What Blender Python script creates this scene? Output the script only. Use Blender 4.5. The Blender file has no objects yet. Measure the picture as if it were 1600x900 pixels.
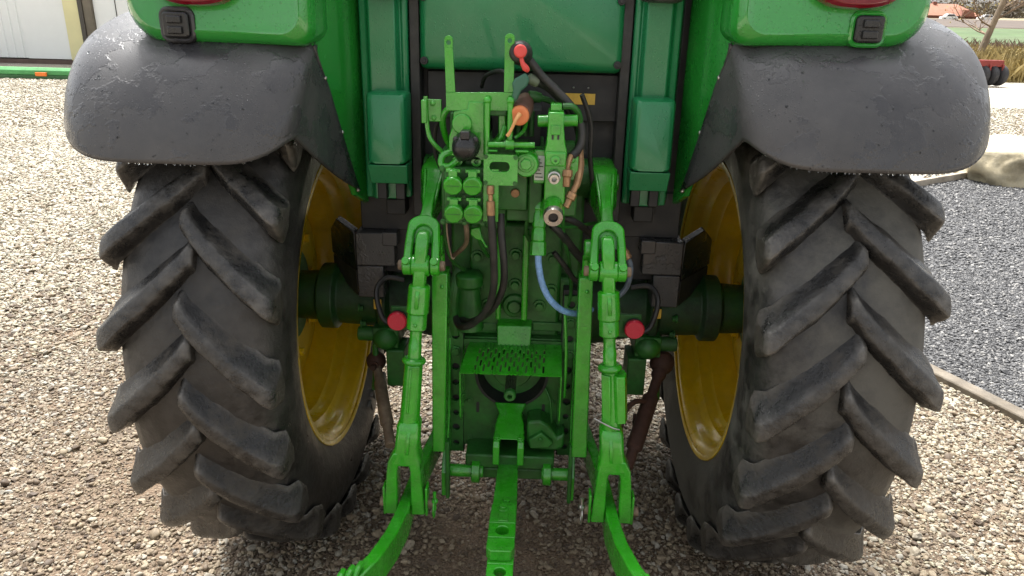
import bpy, bmesh, math, random
import numpy as np
from mathutils import Vector, Matrix
random.seed(7); rng = np.random.default_rng(7)
R = math.radians
scene = bpy.context.scene
C = scene.collection

# ------------------------------------------------------------------ camera, sky, sun, exposure
cam_d = bpy.data.cameras.new('camera'); cam = bpy.data.objects.new('camera', cam_d); C.objects.link(cam)
cam_d.sensor_width = 36; cam_d.lens = 36 * 1155 / 1600; cam_d.clip_start = .05; cam_d.clip_end = 3000
_p, _y, _r = R(20.2), R(1.8), R(1.3)
_f = Vector((-math.sin(_y) * math.cos(_p), math.cos(_y) * math.cos(_p), -math.sin(_p)))
_rt = Vector((math.cos(_y), math.sin(_y), 0)); _up = _rt.cross(_f)
_x = _rt * math.cos(_r) + _up * math.sin(_r); _u = _up * math.cos(_r) - _rt * math.sin(_r)
cam.matrix_world = Matrix(((_x.x, _u.x, -_f.x, .055), (_x.y, _u.y, -_f.y, -2.47), (_x.z, _u.z, -_f.z, 1.80), (0, 0, 0, 1)))
scene.camera = cam
scene.cycles.max_bounces = 6; scene.cycles.diffuse_bounces = 4; scene.cycles.glossy_bounces = 3; scene.cycles.transmission_bounces = 4
scene.cycles.caustics_reflective = False; scene.cycles.caustics_refractive = False

SUN_EL, SUN_AZ = 62, 18          # azimuth measured from +Y (ahead of the tractor) towards -X
world = bpy.data.worlds.new('World'); scene.world = world; world.use_nodes = True
wn, wl = world.node_tree.nodes, world.node_tree.links
bg = wn['Background']; bg.inputs['Strength'].default_value = .055
sky = wn.new('ShaderNodeTexSky'); sky.sky_type = 'NISHITA'; sky.sun_disc = False
sky.sun_elevation = R(SUN_EL); sky.sun_rotation = R(-SUN_AZ); sky.air_density = 1.0; sky.dust_density = 4.0; sky.ozone_density = 1.0
hs = wn.new('ShaderNodeHueSaturation'); hs.inputs['Saturation'].default_value = .2
wl.new(sky.outputs[0], hs.inputs['Color']); wl.new(hs.outputs[0], bg.inputs['Color'])
sun_d = bpy.data.lights.new('sun', 'SUN'); sun_d.energy = 1.5; sun_d.angle = R(22); sun_d.color = (1, .975, .94)
sun = bpy.data.objects.new('sun', sun_d); C.objects.link(sun); sun.location = (0, 0, 30)
_s = Vector((-math.sin(R(SUN_AZ)) * math.cos(R(SUN_EL)), math.cos(R(SUN_AZ)) * math.cos(R(SUN_EL)), math.sin(R(SUN_EL))))
sun.rotation_euler = _s.to_track_quat('Z', 'Y').to_euler()
scene.view_settings.view_transform = 'Standard'; scene.view_settings.look = 'None'
scene.view_settings.exposure = 2.7; scene.view_settings.gamma = 1
scene.view_settings.use_curve_mapping = False

# ------------------------------------------------------------------ materials
def N(nt, t, **k):
    n = nt.nodes.new(t)
    for a, b in k.items(): setattr(n, a, b)
    return n
def ramp(nt, src, stops, interp='LINEAR'):
    r = N(nt, 'ShaderNodeValToRGB'); r.color_ramp.interpolation = interp
    e = r.color_ramp.elements
    while len(e) < len(stops): e.new(.5)
    for el, (p, c) in zip(e, stops):
        el.position = p; el.color = (c if isinstance(c, tuple) else (c, c, c)) + (1,)
    nt.links.new(src, r.inputs[0]); return r.outputs[0]
def noise(nt, co, scale, detail=4, rough=.6, out=0, stretch=None):
    n = N(nt, 'ShaderNodeTexNoise'); n.inputs['Scale'].default_value = scale; n.inputs['Detail'].default_value = detail; n.inputs['Roughness'].default_value = rough
    if stretch:
        m = N(nt, 'ShaderNodeMapping'); m.inputs['Scale'].default_value = stretch; nt.links.new(co, m.inputs[0]); co = m.outputs[0]
    nt.links.new(co, n.inputs['Vector']); return n.outputs[out]
def mix(nt, fac, a, b, mode='MIX'):
    m = N(nt, 'ShaderNodeMix', data_type='RGBA', blend_type=mode)
    for i, v in ((0, fac), (6, a), (7, b)):
        if isinstance(v, (int, float)): m.inputs[i].default_value = v if i == 0 else (v, v, v, 1)
        elif isinstance(v, tuple): m.inputs[i].default_value = v + (1,)
        else: nt.links.new(v, m.inputs[i])
    return m.outputs[2]
def math_(nt, op, a, b=None):
    m = N(nt, 'ShaderNodeMath', operation=op)
    for i, v in enumerate((a, b)):
        if v is None: continue
        if isinstance(v, (int, float)): m.inputs[i].default_value = v
        else: nt.links.new(v, m.inputs[i])
    return m.outputs[0]
def mat(name, col,  rough=.5, metal=0, var=.15, vscale=9, dirt=0, dcol=(.09, .07, .05), dscale=5, drops=0, dropscale=150, bump=0, bscale=60, coat=0, spec=.5, wear=0, wcol=(.3, .29, .27), film=0, glint_dots=0, dr=(.42, .68)):
    m = bpy.data.materials.new(name); m.use_nodes = True; nt = m.node_tree
    b = nt.nodes['Principled BSDF']; co = N(nt, 'ShaderNodeTexCoord').outputs['Object']
    c = mix(nt, 1, col, ramp(nt, noise(nt, co, vscale, 6, .65), [(.3, 1 - var), (.7, 1 + var * .6)]), 'MULTIPLY')
    rg = ramp(nt, noise(nt, co, vscale * 2.3, 5), [(.3, max(0, rough - .1)), (.7, min(1, rough + .12))])
    if wear:
        g = N(nt, 'ShaderNodeNewGeometry')
        wv = math_(nt, 'MULTIPLY', ramp(nt, g.outputs['Pointiness'], [(.505, 0.), (.56, 1.)]), ramp(nt, noise(nt, co, 25, 6), [(.35, 0.), (.65, 1.)]))
        c = mix(nt, math_(nt, 'MULTIPLY', wv, wear), c, wcol)
    if dirt:
        d = math_(nt, 'MULTIPLY', ramp(nt, noise(nt, co, dscale, 8, .72), [(dr[0], 0.), (dr[1], 1.)]), dirt)
        c = mix(nt, d, c, dcol); rg = mix(nt, d, rg, .9)
    if glint_dots:  # pale dots painted into the colour for sky glints on raindrops
        v = N(nt, 'ShaderNodeTexVoronoi'); v.inputs['Scale'].default_value = 95; nt.links.new(co, v.inputs['Vector'])
        sp = N(nt, 'ShaderNodeSeparateColor'); nt.links.new(v.outputs['Color'], sp.inputs[0])
        on = math_(nt, 'MULTIPLY', ramp(nt, sp.outputs[1], [(.55, 0.), (.56, 1.)]), ramp(nt, v.outputs['Distance'], [(.10, 1.), (.20, 0.)]))
        on = math_(nt, 'MULTIPLY', on, ramp(nt, noise(nt, co, 11, 3), [(.45, 0.), (.6, glint_dots)]))
        c = mix(nt, on, c, (.32, .5, .27))
    hgt = None
    if bump:
        hgt = math_(nt, 'MULTIPLY', noise(nt, co, bscale, 6, .7), bump)
    if film:   # patches of standing rain water: glossier, sharp-edged
        fl = ramp(nt, noise(nt, co, 7, 5, .62), [(.50, 0.), (.53, 1.)])
        rg = mix(nt, math_(nt, 'MULTIPLY', fl, film), rg, .12)
        c = mix(nt, math_(nt, 'MULTIPLY', math_(nt, 'SUBTRACT', 1, fl), .18), c, (.085, .083, .08))
        h2 = math_(nt, 'MULTIPLY', fl, .35); hgt = h2 if hgt is None else math_(nt, 'ADD', hgt, h2)
    if drops:
        for sc, th in ((dropscale, .62), (dropscale * 2.1, .5)):
            v = N(nt, 'ShaderNodeTexVoronoi'); v.inputs['Scale'].default_value = sc; nt.links.new(co, v.inputs['Vector'])
            sp = N(nt, 'ShaderNodeSeparateColor'); nt.links.new(v.outputs['Color'], sp.inputs[0])
            on = ramp(nt, sp.outputs[0], [(th, 0.), (th + .01, 1.)])
            patch = ramp(nt, noise(nt, co, 4, 3), [(.42, 0.), (.6, 1.)])
            dome = ramp(nt, v.outputs['Distance'], [(0., 1.), (.18, .75), (.3, 0.)])
            h3 = math_(nt, 'MULTIPLY', math_(nt, 'MULTIPLY', dome, on), math_(nt, 'MULTIPLY', patch, drops))
            hgt = h3 if hgt is None else math_(nt, 'ADD', hgt, h3)
            rg = mix(nt, ramp(nt, h3, [(.02, 0.), (.1, 1.)]), rg, .06)
    if hgt is not None:
        bn = N(nt, 'ShaderNodeBump'); bn.inputs['Strength'].default_value = .6; bn.inputs['Distance'].default_value = .004
        nt.links.new(hgt, bn.inputs['Height']); nt.links.new(bn.outputs[0], b.inputs['Normal'])
    nt.links.new(c, b.inputs['Base Color']); nt.links.new(rg, b.inputs['Roughness'])
    b.inputs['Metallic'].default_value = metal; b.inputs['Coat Weight'].default_value = coat; b.inputs['Coat Roughness'].default_value = .08
    b.inputs['Specular IOR Level'].default_value = spec
    return m
M = {}
M['green'] = mat('green_paint', (.024, .32, .008), .24, var=.22, vscale=14, dirt=.55, dcol=(.03, .05, .014), dscale=9, dr=(.52, .74), drops=.5, dropscale=170, bump=.12, bscale=45, coat=.55, glint_dots=.3, wear=.22, wcol=(.1, .36, .07))
M['green_panel'] = mat('green_bodywork', (.008, .19, .062), .38, var=.1, vscale=5, dirt=.12, dcol=(.06, .09, .06), dscale=6, drops=.25, dropscale=110, coat=.3)
M['green_gloss'] = mat('green_gloss_bodywork', (.022, .25, .03), .2, var=.08, vscale=4, drops=.6, dropscale=75, coat=.8)
M['green_cast'] = mat('greasy_green_casting', (.02, .15, .018), .36, var=.4, vscale=12, dirt=.6, dcol=(.03, .036, .018), dscale=8, bump=.5, bscale=90)
M['yellow'] = mat('yellow_wheel_paint', (.86, .56, .010), .24, var=.12, vscale=6, dirt=.3, dcol=(.3, .17, .03), dscale=5, bump=.1, coat=.3)
M['plastic'] = mat('dark_grey_plastic', (.036, .036, .039), .42, var=.14, vscale=5, dirt=.25, dcol=(.16, .15, .14), dscale=3.2, drops=.3, dropscale=95, bump=.12, bscale=320, film=.6)
M['black'] = mat('black_steel', (.014, .014, .015), .5, var=.3, vscale=8, dirt=.35, dcol=(.05, .045, .04), bump=.3)
M['blackrub'] = mat('black_hose_rubber', (.018, .018, .018), .48, var=.3, vscale=20, dirt=.4, dcol=(.07, .06, .05), dscale=25, bump=.3, bscale=160)
M['blackgloss'] = mat('black_moulded_plastic', (.012, .012, .013), .3, var=.2, drops=.5, dropscale=200)
M['tyre'] = mat('worn_tyre_rubber', (.012, .0117, .0113), .36, var=.5, vscale=7, dirt=.55, dcol=(.052, .047, .04), dscale=3.4, dr=(.46, .66), bump=1.3, bscale=55, wear=.5, wcol=(.16, .15, .14))
M['lug'] = mat('tread_lug_rubber', (.0105, .0102, .01), .27, var=.5, vscale=11, dirt=.65, dcol=(.07, .061, .049), dscale=5, dr=(.52, .64), bump=2.0, bscale=60, wear=.7, wcol=(.24, .225, .2))
M['tyre_pale'] = mat('dusty_tyre_rubber', (.012, .0117, .0113), .4, var=.45, vscale=7, dirt=.85, dcol=(.11, .106, .092), dscale=2.3, dr=(.42, .57), bump=1.3, bscale=50, wear=.5, wcol=(.17, .16, .15))
M['axle'] = mat('grimy_axle_casting', (.012, .06, .012), .42, var=.4, vscale=10, dirt=.8, dcol=(.012, .012, .01), dscale=7, bump=.8, bscale=70)
M['letter'] = mat('raised_tyre_letter', (.2, .2, .2), .6, dirt=.4, dscale=30)
M['steel'] = mat('bright_steel', (.55, .53, .5), .3, 1, var=.3, vscale=40, dirt=.3, dcol=(.2, .16, .12), dscale=60)
M['brass'] = mat('dull_brass_fitting', (.42, .25, .13), .45, .7, var=.3, vscale=60, dirt=.6, dcol=(.2, .11, .07), dscale=50)
M['rust'] = mat('rusty_steel', (.06, .024, .014), .75, var=.4, vscale=20, dirt=.6, dcol=(.03, .015, .01), dscale=14, bump=.8)
M['bare'] = mat('dusty_bare_steel', (.24, .18, .12), .6, .2, var=.4, vscale=20, dirt=.6, dcol=(.09, .05, .03), dscale=18, bump=.6)
M['red'] = mat('red_reflector', (.72, .012, .05), .18, var=.1, bump=.8, bscale=420, coat=.6)
M['redlens'] = mat('dark_red_lens', (.16, .004, .012), .12, var=.1, coat=.8)
M['redcap'] = mat('red_plastic_cap', (.72, .07, .06), .45, dirt=.2)
M['orange'] = mat('orange_plastic_cap', (.72, .22, .075), .5, dirt=.25)
M['peach'] = mat('pale_orange_cord', (.7, .36, .14), .5)
M['teal'] = mat('green_plastic_flap', (.03, .12, .075), .45)
M['label_y'] = mat('yellow_sticker', (.68, .42, .05), .5, dirt=.25, dscale=60)
M['label_w'] = mat('white_sticker', (.7, .7, .68), .45, dirt=.3, dscale=60)
M['ink'] = mat('dark_print', (.03, .05, .03), .5)
M['bluehose'] = mat('blue_braided_hose', (.22, .40, .72), .4, var=.4, vscale=60)
M['drop'] = bpy.data.materials.new('water_drop'); M['drop'].use_nodes = True
_b = M['drop'].node_tree.nodes['Principled BSDF']; _b.inputs['Base Color'].default_value = (.9, .93, .95, 1); _b.inputs['Roughness'].default_value = .02; _b.inputs['Transmission Weight'].default_value = 1; _b.inputs['IOR'].default_value = 1.33

# ------------------------------------------------------------------ mesh helpers
class MB:
    def __init__(s): s.v, s.f = [], []
    def add(s, vs, fs):
        o = len(s.v); s.v += [tuple(p) for p in vs]; s.f += [tuple(i + o for i in f) for f in fs]; return s
    def box(s, x0, x1, y0, y1, z0, z1, mtx=None):
        vs = [Vector((x, y, z)) for x in (x0, x1) for y in (y0, y1) for z in (z0, z1)]
        if mtx: vs = [mtx @ p for p in vs]
        return s.add(vs, [(0, 1, 3, 2), (4, 6, 7, 5), (0, 4, 5, 1), (2, 3, 7, 6), (0, 2, 6, 4), (1, 5, 7, 3)])
    def loft(s, secs, cap=True, closed=True):
        n = len(secs[0]); vs = [p for q in secs for p in q]; fs = []
        for i in range(len(secs) - 1):
            for j in range(n if closed else n - 1):
                k = (j + 1) % n; fs.append((i * n + j, i * n + k, (i + 1) * n + k, (i + 1) * n + j))
        if cap: fs += [tuple(range(n))[::-1], tuple(range((len(secs) - 1) * n, len(secs) * n))]
        return s.add(vs, fs)
    def prism(s, poly, fn0, fn1):
        return s.loft([[fn0(*p) for p in poly], [fn1(*p) for p in poly]])
    def xz(s, poly, y0, y1): return s.prism(poly, lambda x, z: (x, y0, z), lambda x, z: (x, y1, z))
    def yz(s, poly, x0, x1): return s.prism(poly, lambda y, z: (x0, y, z), lambda y, z: (x1, y, z))
    def xy(s, poly, z0, z1): return s.prism(poly, lambda x, y: (x, y, z0), lambda x, y: (x, y, z1))
    def rings(s, p0, p1, prof, seg=20, cap=True):
        """lathe about the axis p0->p1; prof = [(fraction along, radius)]"""
        p0, p1 = Vector(p0), Vector(p1); d = p1 - p0; w = d.normalized()
        a = w.orthogonal().normalized(); b = w.cross(a); secs = []
        for t, r in prof:
            secs.append([p0 + d * t + (a * math.cos(q) + b * math.sin(q)) * r for q in [2 * math.pi * i / seg for i in range(seg)]])
        return s.loft(secs, cap)
    def cyl(s, p0, p1, r0, r1=None, seg=18): return s.rings(p0, p1, [(0, r0), (1, r0 if r1 is None else r1)], seg)
    def tube(s, pts, r, seg=10, sub=6, cap=True):
        P = [Vector(p) for p in pts]; path = []; rr = []
        rad = r if isinstance(r, (list, tuple)) else [r] * len(P)
        for i in range(len(P) - 1):
            a, b, c, d = P[max(i - 1, 0)], P[i], P[i + 1], P[min(i + 2, len(P) - 1)]
            for k in range(sub):
                t = k / sub
                path.append(.5 * (2 * b + (c - a) * t + (2 * a - 5 * b + 4 * c - d) * t * t + (3 * b - a - 3 * c + d) * t ** 3)); rr.append(rad[i] * (1 - t) + rad[i + 1] * t)
        path.append(P[-1]); rr.append(rad[-1])
        w = (path[1] - path[0]).normalized(); a = w.orthogonal().normalized(); secs = []
        for i, p in enumerate(path):
            w = (path[min(i + 1, len(path) - 1)] - path[max(i - 1, 0)]).normalized()
            a = (a - w * a.dot(w)).normalized(); b = w.cross(a)
            secs.append([p + (a * math.cos(q) + b * math.sin(q)) * rr[i] for q in [2 * math.pi * j / seg for j in range(seg)]])
        return s.loft(secs, cap)
    def ball(s, c, r, seg=10, rings=6, sq=(1, 1, 1)):
        secs = []
        for i in range(1, rings):
            t = math.pi * i / rings
            secs.append([Vector((c[0] + r * sq[0] * math.sin(t) * math.cos(q), c[1] + r * sq[1] * math.sin(t) * math.sin(q), c[2] + r * sq[2] * math.cos(t))) for q in [2 * math.pi * j / seg for j in range(seg)]])
        return s.loft(secs, True)
    def hexbolt(s, c, d, r=.012, h=.01):
        c, d = Vector(c), Vector(d).normalized()
        s.cyl(c - d * .004, c + d * .0025, r * 1.45, seg=16); s.cyl(c, c + d * h, r, seg=6); return s
    def holed(s, x0, x1, z0, z1, cx, cz, r, y0, y1, n=20):
        """rectangular XZ plate with a round hole"""
        sq, ci = [], []
        for i in range(n):
            q = 2 * math.pi * (i + .5) / n; dx, dz = math.cos(q), math.sin(q)
            t = min(((x1 - cx) if dx > 0 else (x0 - cx)) / dx if abs(dx) > 1e-6 else 9e9, ((z1 - cz) if dz > 0 else (z0 - cz)) / dz if abs(dz) > 1e-6 else 9e9)
            sq.append((cx + dx * t, cz + dz * t)); ci.append((cx + dx * r, cz + dz * r))
        for (ux, uz) in ((x0, z0), (x0, z1), (x1, z0), (x1, z1)):   # snap the nearest ray to each corner
            i = min(range(n), key=lambda k: (sq[k][0] - ux) ** 2 + (sq[k][1] - uz) ** 2); sq[i] = (ux, uz)
        o = [[(x, y, z) for x, z in L] for L, y in ((sq, y0), (ci, y0), (ci, y1), (sq, y1))]
        s.loft(o + [o[0]], cap=False); return s
    def build(s, name, m, parent=None, bevel=.003, smooth=32, recalc=True, loc=None):
        me = bpy.data.meshes.new(name); me.from_pydata(s.v, [], s.f)
        if recalc:
            bm = bmesh.new(); bm.from_mesh(me); bmesh.ops.recalc_face_normals(bm, faces=bm.faces); bm.to_mesh(me); bm.free()
        me.materials.append(m if not isinstance(m, str) else M[m])
        if smooth:
            me.polygons.foreach_set('use_smooth', [True] * len(me.polygons)); me.set_sharp_from_angle(angle=R(smooth))
        o = bpy.data.objects.new(name, me); C.objects.link(o); o.parent = parent
        if loc: o.location = loc
        if bevel:
            md = o.modifiers.new('edge', 'BEVEL'); md.width = bevel; md.segments = 2; md.limit_method = 'ANGLE'; md.angle_limit = R(38); md.harden_normals = False
        return o
def tag(o, label, cat=None, group=None, kind=None):
    o['label'] = label
    if cat: o['category'] = cat
    if group: o['group'] = group
    if kind: o['kind'] = kind
    return o
def empty(name, loc=(0, 0, 0), parent=None):
    o = bpy.data.objects.new(name, None); C.objects.link(o); o.location = loc; o.parent = parent; return o
def structure(o): o['kind'] = 'structure'; return o
def rrect(x0, x1, z0, z1, r, n=6, radii=None):
    rs = radii or (r, r, r, r); out = []
    for (cx, cz, a0, q) in ((x1, z1, 0, rs[0]), (x0, z1, 90, rs[1]), (x0, z0, 180, rs[2]), (x1, z0, 270, rs[3])):
        sx = -1 if cx == x1 else 1; sz = -1 if cz == z1 else 1
        for i in range(n + 1):
            a = R(a0 + 90 * i / n); out.append((cx + sx * q + q * math.cos(a), cz + sz * q + q * math.sin(a)))
    return out

# ------------------------------------------------------------------ ground
def ground_mat(name, c1, c2, c3, vs, soil, soil_scale, bump=.012):
    m = bpy.data.materials.new(name); m.use_nodes = True; nt = m.node_tree; b = nt.nodes['Principled BSDF']
    co = N(nt, 'ShaderNodeTexCoord').outputs['Object']
    v = N(nt, 'ShaderNodeTexVoronoi'); v.inputs['Scale'].default_value = vs; v.inputs['Randomness'].default_value = 1; nt.links.new(co, v.inputs['Vector'])
    sp = N(nt, 'ShaderNodeSeparateColor'); nt.links.new(v.outputs['Color'], sp.inputs[0])
    peb = ramp(nt, sp.outputs[0], [(0., c1), (.45, c2), (1., c3)])
    gap = ramp(nt, v.outputs['Distance'], [(.35, 1.), (.75, .35)])
    c = mix(nt, 1, peb, gap, 'MULTIPLY')
    s = ramp(nt, noise(nt, co, soil_scale, 7, .7), [(.40, 0.), (.62, 1.)])
    c = mix(nt, s, c, soil); nt.links.new(c, b.inputs['Base Color']); b.inputs['Roughness'].default_value = .85
    bn = N(nt, 'ShaderNodeBump'); bn.inputs['Strength'].default_value = .8; bn.inputs['Distance'].default_value = bump
    h = math_(nt, 'ADD', ramp(nt, v.outputs['Distance'], [(0., 1.), (.8, 0.)]), math_(nt, 'MULTIPLY', noise(nt, co, 90, 5), .5))
    nt.links.new(h, bn.inputs['Height']); nt.links.new(bn.outputs[0], b.inputs['Normal'])
    return m
M['gravel_far'] = ground_mat('pale_gravel', (.20, .17, .135), (.42, .38, .31), (.66, .62, .54), 30, (.40, .345, .265), .5)
M['soil'] = ground_mat('damp_soil_and_grit', (.10, .07, .045), (.17, .125, .082), (.27, .215, .15), 90, (.16, .108, .066), 1.6)
M['grey_far'] = ground_mat('grey_chippings', (.05, .051, .054), (.09, .091, .094), (.18, .18, .18), 60, (.075, .075, .077), 3)
M['field'] = mat('young_crop_green', (.055, .10, .026), .9, var=.4, vscale=.2, dirt=.5, dcol=(.09, .105, .045), dscale=.06)
M['land'] = mat('rough_winter_land', (.25, .21, .12), .95, var=.4, vscale=.05, dirt=.5, dcol=(.16, .12, .08), dscale=.02)
M['plough'] = mat('ploughed_earth', (.085, .062, .046), .95, var=.4, vscale=.3)

def sheet(name, poly, z, m):
    return structure(MB().add([(x, y, z + max(0, min(y, 340) - 40) * .02) for x, y in poly], [tuple(range(len(poly)))]).build(name, m, bevel=0, smooth=0))
def rise(y): return max(0, min(y, 340) - 40) * .02
_g = []; _gf = []
for i, y in enumerate((-1500, 40, 340, 1500)): _g += [(-1500, y, rise(y) - .03), (1500, y, rise(y) - .03)]
for i in range(3): _gf.append((2 * i, 2 * i + 1, 2 * i + 3, 2 * i + 2))
structure(MB().add(_g, _gf).build('ground', 'land', bevel=0, smooth=0))
sheet('gravel_yard', [(-60, -30), (60, -30), (60, 20), (40, 24.6), (5, 25.2), (-60, 40)], -.022, 'gravel_far')
sheet('soil', [(-3.4, -6), (2.25, -6), (2.42, .8), (1.9, 2.0), (1.0, 3.4), (-2.2, 3.4), (-3.4, 1.5)], -.016, 'soil')
sheet('field', [(8, 42), (400, 42), (400, 118), (8, 118)], .02, 'field')
sheet('ploughed_field', [(8, 122), (500, 122), (500, 218), (8, 218)], .03, 'plough')
def lerp(a, b, t): return a + (b - a) * t
GREY = [(2.50, .82), (2.30, 1.30), (1.95, 2.1), (1.55, 3.0), (1.75, 4.5), (4.72, 6.50), (5.45, 7.0), (9.5, 9.6), (12, 5), (9, -2), (2.9, -2), (2.68, .82)]
sheet('grey_path', GREY, -.012, 'grey_far')

def in_poly(x, y, poly):
    c = np.zeros(len(x), bool); n = len(poly)
    for i in range(n):
        (x0, y0), (x1, y1) = poly[i], poly[i - 1]
        k = ((y0 > y) != (y1 > y)) & (x < (x1 - x0) * (y - y0) / (y1 - y0 + 1e-12) + x0); c ^= k
    return c
def pebble_mat(name, stops, rough=.7):
    m = bpy.data.materials.new(name); m.use_nodes = True; nt = m.node_tree; b = nt.nodes['Principled BSDF']
    at = N(nt, 'ShaderNodeAttribute', attribute_type='INSTANCER', attribute_name='tint')
    c = ramp(nt, at.outputs['Fac'], stops); co = N(nt, 'ShaderNodeTexCoord').outputs['Object']
    c = mix(nt, 1, c, ramp(nt, noise(nt, co, 1.6, 6, .7), [(.3, .65), (.7, 1.2)]), 'MULTIPLY')
    nt.links.new(c, b.inputs['Base Color']); b.inputs['Roughness'].default_value = rough
    return m
def pebbles(name, pts, scl, tint, m, label):
    n = len(pts); me = bpy.data.meshes.new(name); me.vertices.add(n); me.vertices.foreach_set('co', pts.astype(np.float32).ravel())
    for nm, ty, ar, key in (('sc', 'FLOAT_VECTOR', scl, 'vector'), ('ro', 'FLOAT_VECTOR', np.stack([rng.normal(0, .35, n), rng.normal(0, .35, n), rng.uniform(0, 6.28, n)], 1), 'vector'), ('tint', 'FLOAT', tint, 'value')):
        me.attributes.new(nm, ty, 'POINT').data.foreach_set(key, ar.astype(np.float32).ravel())
    me.materials.append(m); o = bpy.data.objects.new(name, me); C.objects.link(o)
    g = bpy.data.node_groups.new(name, 'GeometryNodeTree'); g.interface.new_socket('Geometry', in_out='INPUT', socket_type='NodeSocketGeometry'); g.interface.new_socket('Geometry', in_out='OUTPUT', socket_type='NodeSocketGeometry')
    gi, go = g.nodes.new('NodeGroupInput'), g.nodes.new('NodeGroupOutput'); L = g.links.new
    jn = g.nodes.new('GeometryNodeJoinGeometry')
    for k in range(7):
        ic = g.nodes.new('GeometryNodeMeshIcoSphere'); ic.inputs['Radius'].default_value = 1; ic.inputs['Subdivisions'].default_value = 2
        nz = g.nodes.new('ShaderNodeTexNoise'); nz.noise_dimensions = '4D'; nz.inputs['W'].default_value = k * 7.3; nz.inputs['Scale'].default_value = .9; nz.inputs['Detail'].default_value = 1
        sb = g.nodes.new('ShaderNodeVectorMath'); sb.operation = 'SUBTRACT'; sb.inputs[1].default_value = (.5, .5, .5); L(nz.outputs['Color'], sb.inputs[0])
        sc = g.nodes.new('ShaderNodeVectorMath'); sc.operation = 'SCALE'; sc.inputs['Scale'].default_value = 1.5; L(sb.outputs[0], sc.inputs[0])
        st = g.nodes.new('GeometryNodeSetPosition'); L(ic.outputs['Mesh'], st.inputs['Geometry']); L(sc.outputs[0], st.inputs['Offset'])
        sm = g.nodes.new('GeometryNodeSetMaterial'); sm.inputs['Material'].default_value = m; L(st.outputs[0], sm.inputs[0])
        ss = g.nodes.new('GeometryNodeSetShadeSmooth'); L(sm.outputs[0], ss.inputs[0]); ss.inputs['Shade Smooth'].default_value = (k % 3 != 0)
        gt = g.nodes.new('GeometryNodeGeometryToInstance'); L(ss.outputs[0], gt.inputs[0]); L(gt.outputs[0], jn.inputs[0])
    ip = g.nodes.new('GeometryNodeInstanceOnPoints'); ip.inputs['Pick Instance'].default_value = True
    L(gi.outputs[0], ip.inputs['Points']); L(jn.outputs[0], ip.inputs['Instance'])
    def na(nm, ty):
        q = g.nodes.new('GeometryNodeInputNamedAttribute'); q.data_type = ty; q.inputs['Name'].default_value = nm; return q.outputs['Attribute']
    er = g.nodes.new('FunctionNodeEulerToRotation'); L(na('ro', 'FLOAT_VECTOR'), er.inputs[0]); L(er.outputs[0], ip.inputs['Rotation']); L(na('sc', 'FLOAT_VECTOR'), ip.inputs['Scale'])
    L(ip.outputs[0], go.inputs[0])
    o.modifiers.new('scatter', 'NODES').node_group = g
    tag(o, label, 'gravel', kind='stuff'); return o
def vnoise(x, y, s, seed=0):
    r = np.random.default_rng(seed); tot = np.zeros_like(x); amp = 1
    for o in range(4):
        G = r.random((64, 64)); u, v = x * s, y * s; i, j = np.floor(u).astype(int), np.floor(v).astype(int); fu, fv = u - i, v - j
        fu, fv = fu * fu * (3 - 2 * fu), fv * fv * (3 - 2 * fv)
        g = lambda a, b: G[a % 64, b % 64]
        tot += amp * ((g(i, j) * (1 - fu) + g(i + 1, j) * fu) * (1 - fv) + (g(i, j + 1) * (1 - fu) + g(i + 1, j + 1) * fu) * fv); s *= 2.1; amp *= .5
    return tot / 1.875
PEB = [(0., (.07, .048, .031)), (.12, (.155, .112, .07)), (.3, (.27, .215, .14)), (.5, (.29, .27, .225)), (.65, (.37, .33, .225)), (.82, (.46, .43, .345)), (1., (.62, .595, .51))]
M['pebble'] = pebble_mat('river_pebble', PEB); M['chip'] = pebble_mat('grey_stone_chip', [(0., (.03, .03, .031)), (.4, (.07, .07, .072)), (.75, (.125, .124, .123)), (1., (.3, .29, .27))], .6)
P, S, TT = [], [], []
for (x0, x1, y0, y1, dens, s0) in ((-2.6, 2.6, -1.1, 1.2, 11500, .0049), (-4.6, 2.2, 1.2, 4.5, 5200, .0073), (-9, 1.6, 4.5, 9, 2300, .0105), (-4.6, -2.6, -1.1, 1.2, 4000, .007), (-9, -4.6, 1.2, 4.5, 2000, .0105), (-14, -2, 9, 17.2, 380, .0185), (5, 14, 7, 16, 260, .019)):
    n = int((x1 - x0) * (y1 - y0) * dens); x, y = rng.uniform(x0, x1, n), rng.uniform(y0, y1, n)
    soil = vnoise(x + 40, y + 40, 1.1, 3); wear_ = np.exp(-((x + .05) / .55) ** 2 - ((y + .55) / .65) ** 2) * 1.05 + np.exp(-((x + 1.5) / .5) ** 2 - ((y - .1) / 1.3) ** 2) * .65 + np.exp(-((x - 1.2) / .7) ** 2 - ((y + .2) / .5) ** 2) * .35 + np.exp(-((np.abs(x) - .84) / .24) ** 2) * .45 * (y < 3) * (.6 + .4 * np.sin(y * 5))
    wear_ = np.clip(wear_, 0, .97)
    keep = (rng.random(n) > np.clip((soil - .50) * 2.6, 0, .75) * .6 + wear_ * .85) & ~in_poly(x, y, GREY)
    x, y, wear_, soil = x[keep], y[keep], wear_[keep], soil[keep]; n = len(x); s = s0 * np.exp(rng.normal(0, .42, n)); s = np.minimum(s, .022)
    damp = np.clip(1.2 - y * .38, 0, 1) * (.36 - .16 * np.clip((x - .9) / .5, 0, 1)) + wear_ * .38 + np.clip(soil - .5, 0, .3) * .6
    P.append(np.stack([x, y, -.016 + s * rng.uniform(.05, .55, n)], 1)); S.append(np.stack([s * rng.uniform(.85, 1.5, n), s * rng.uniform(.8, 1.15, n), s * rng.uniform(.45, .8, n)], 1)); far_ = np.clip((y - 1.5) / 4, 0, 1) * .2; TT.append((far_ + rng.random(n) * (1 - far_)) * (1 - np.clip(damp, 0, .82)))
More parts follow.
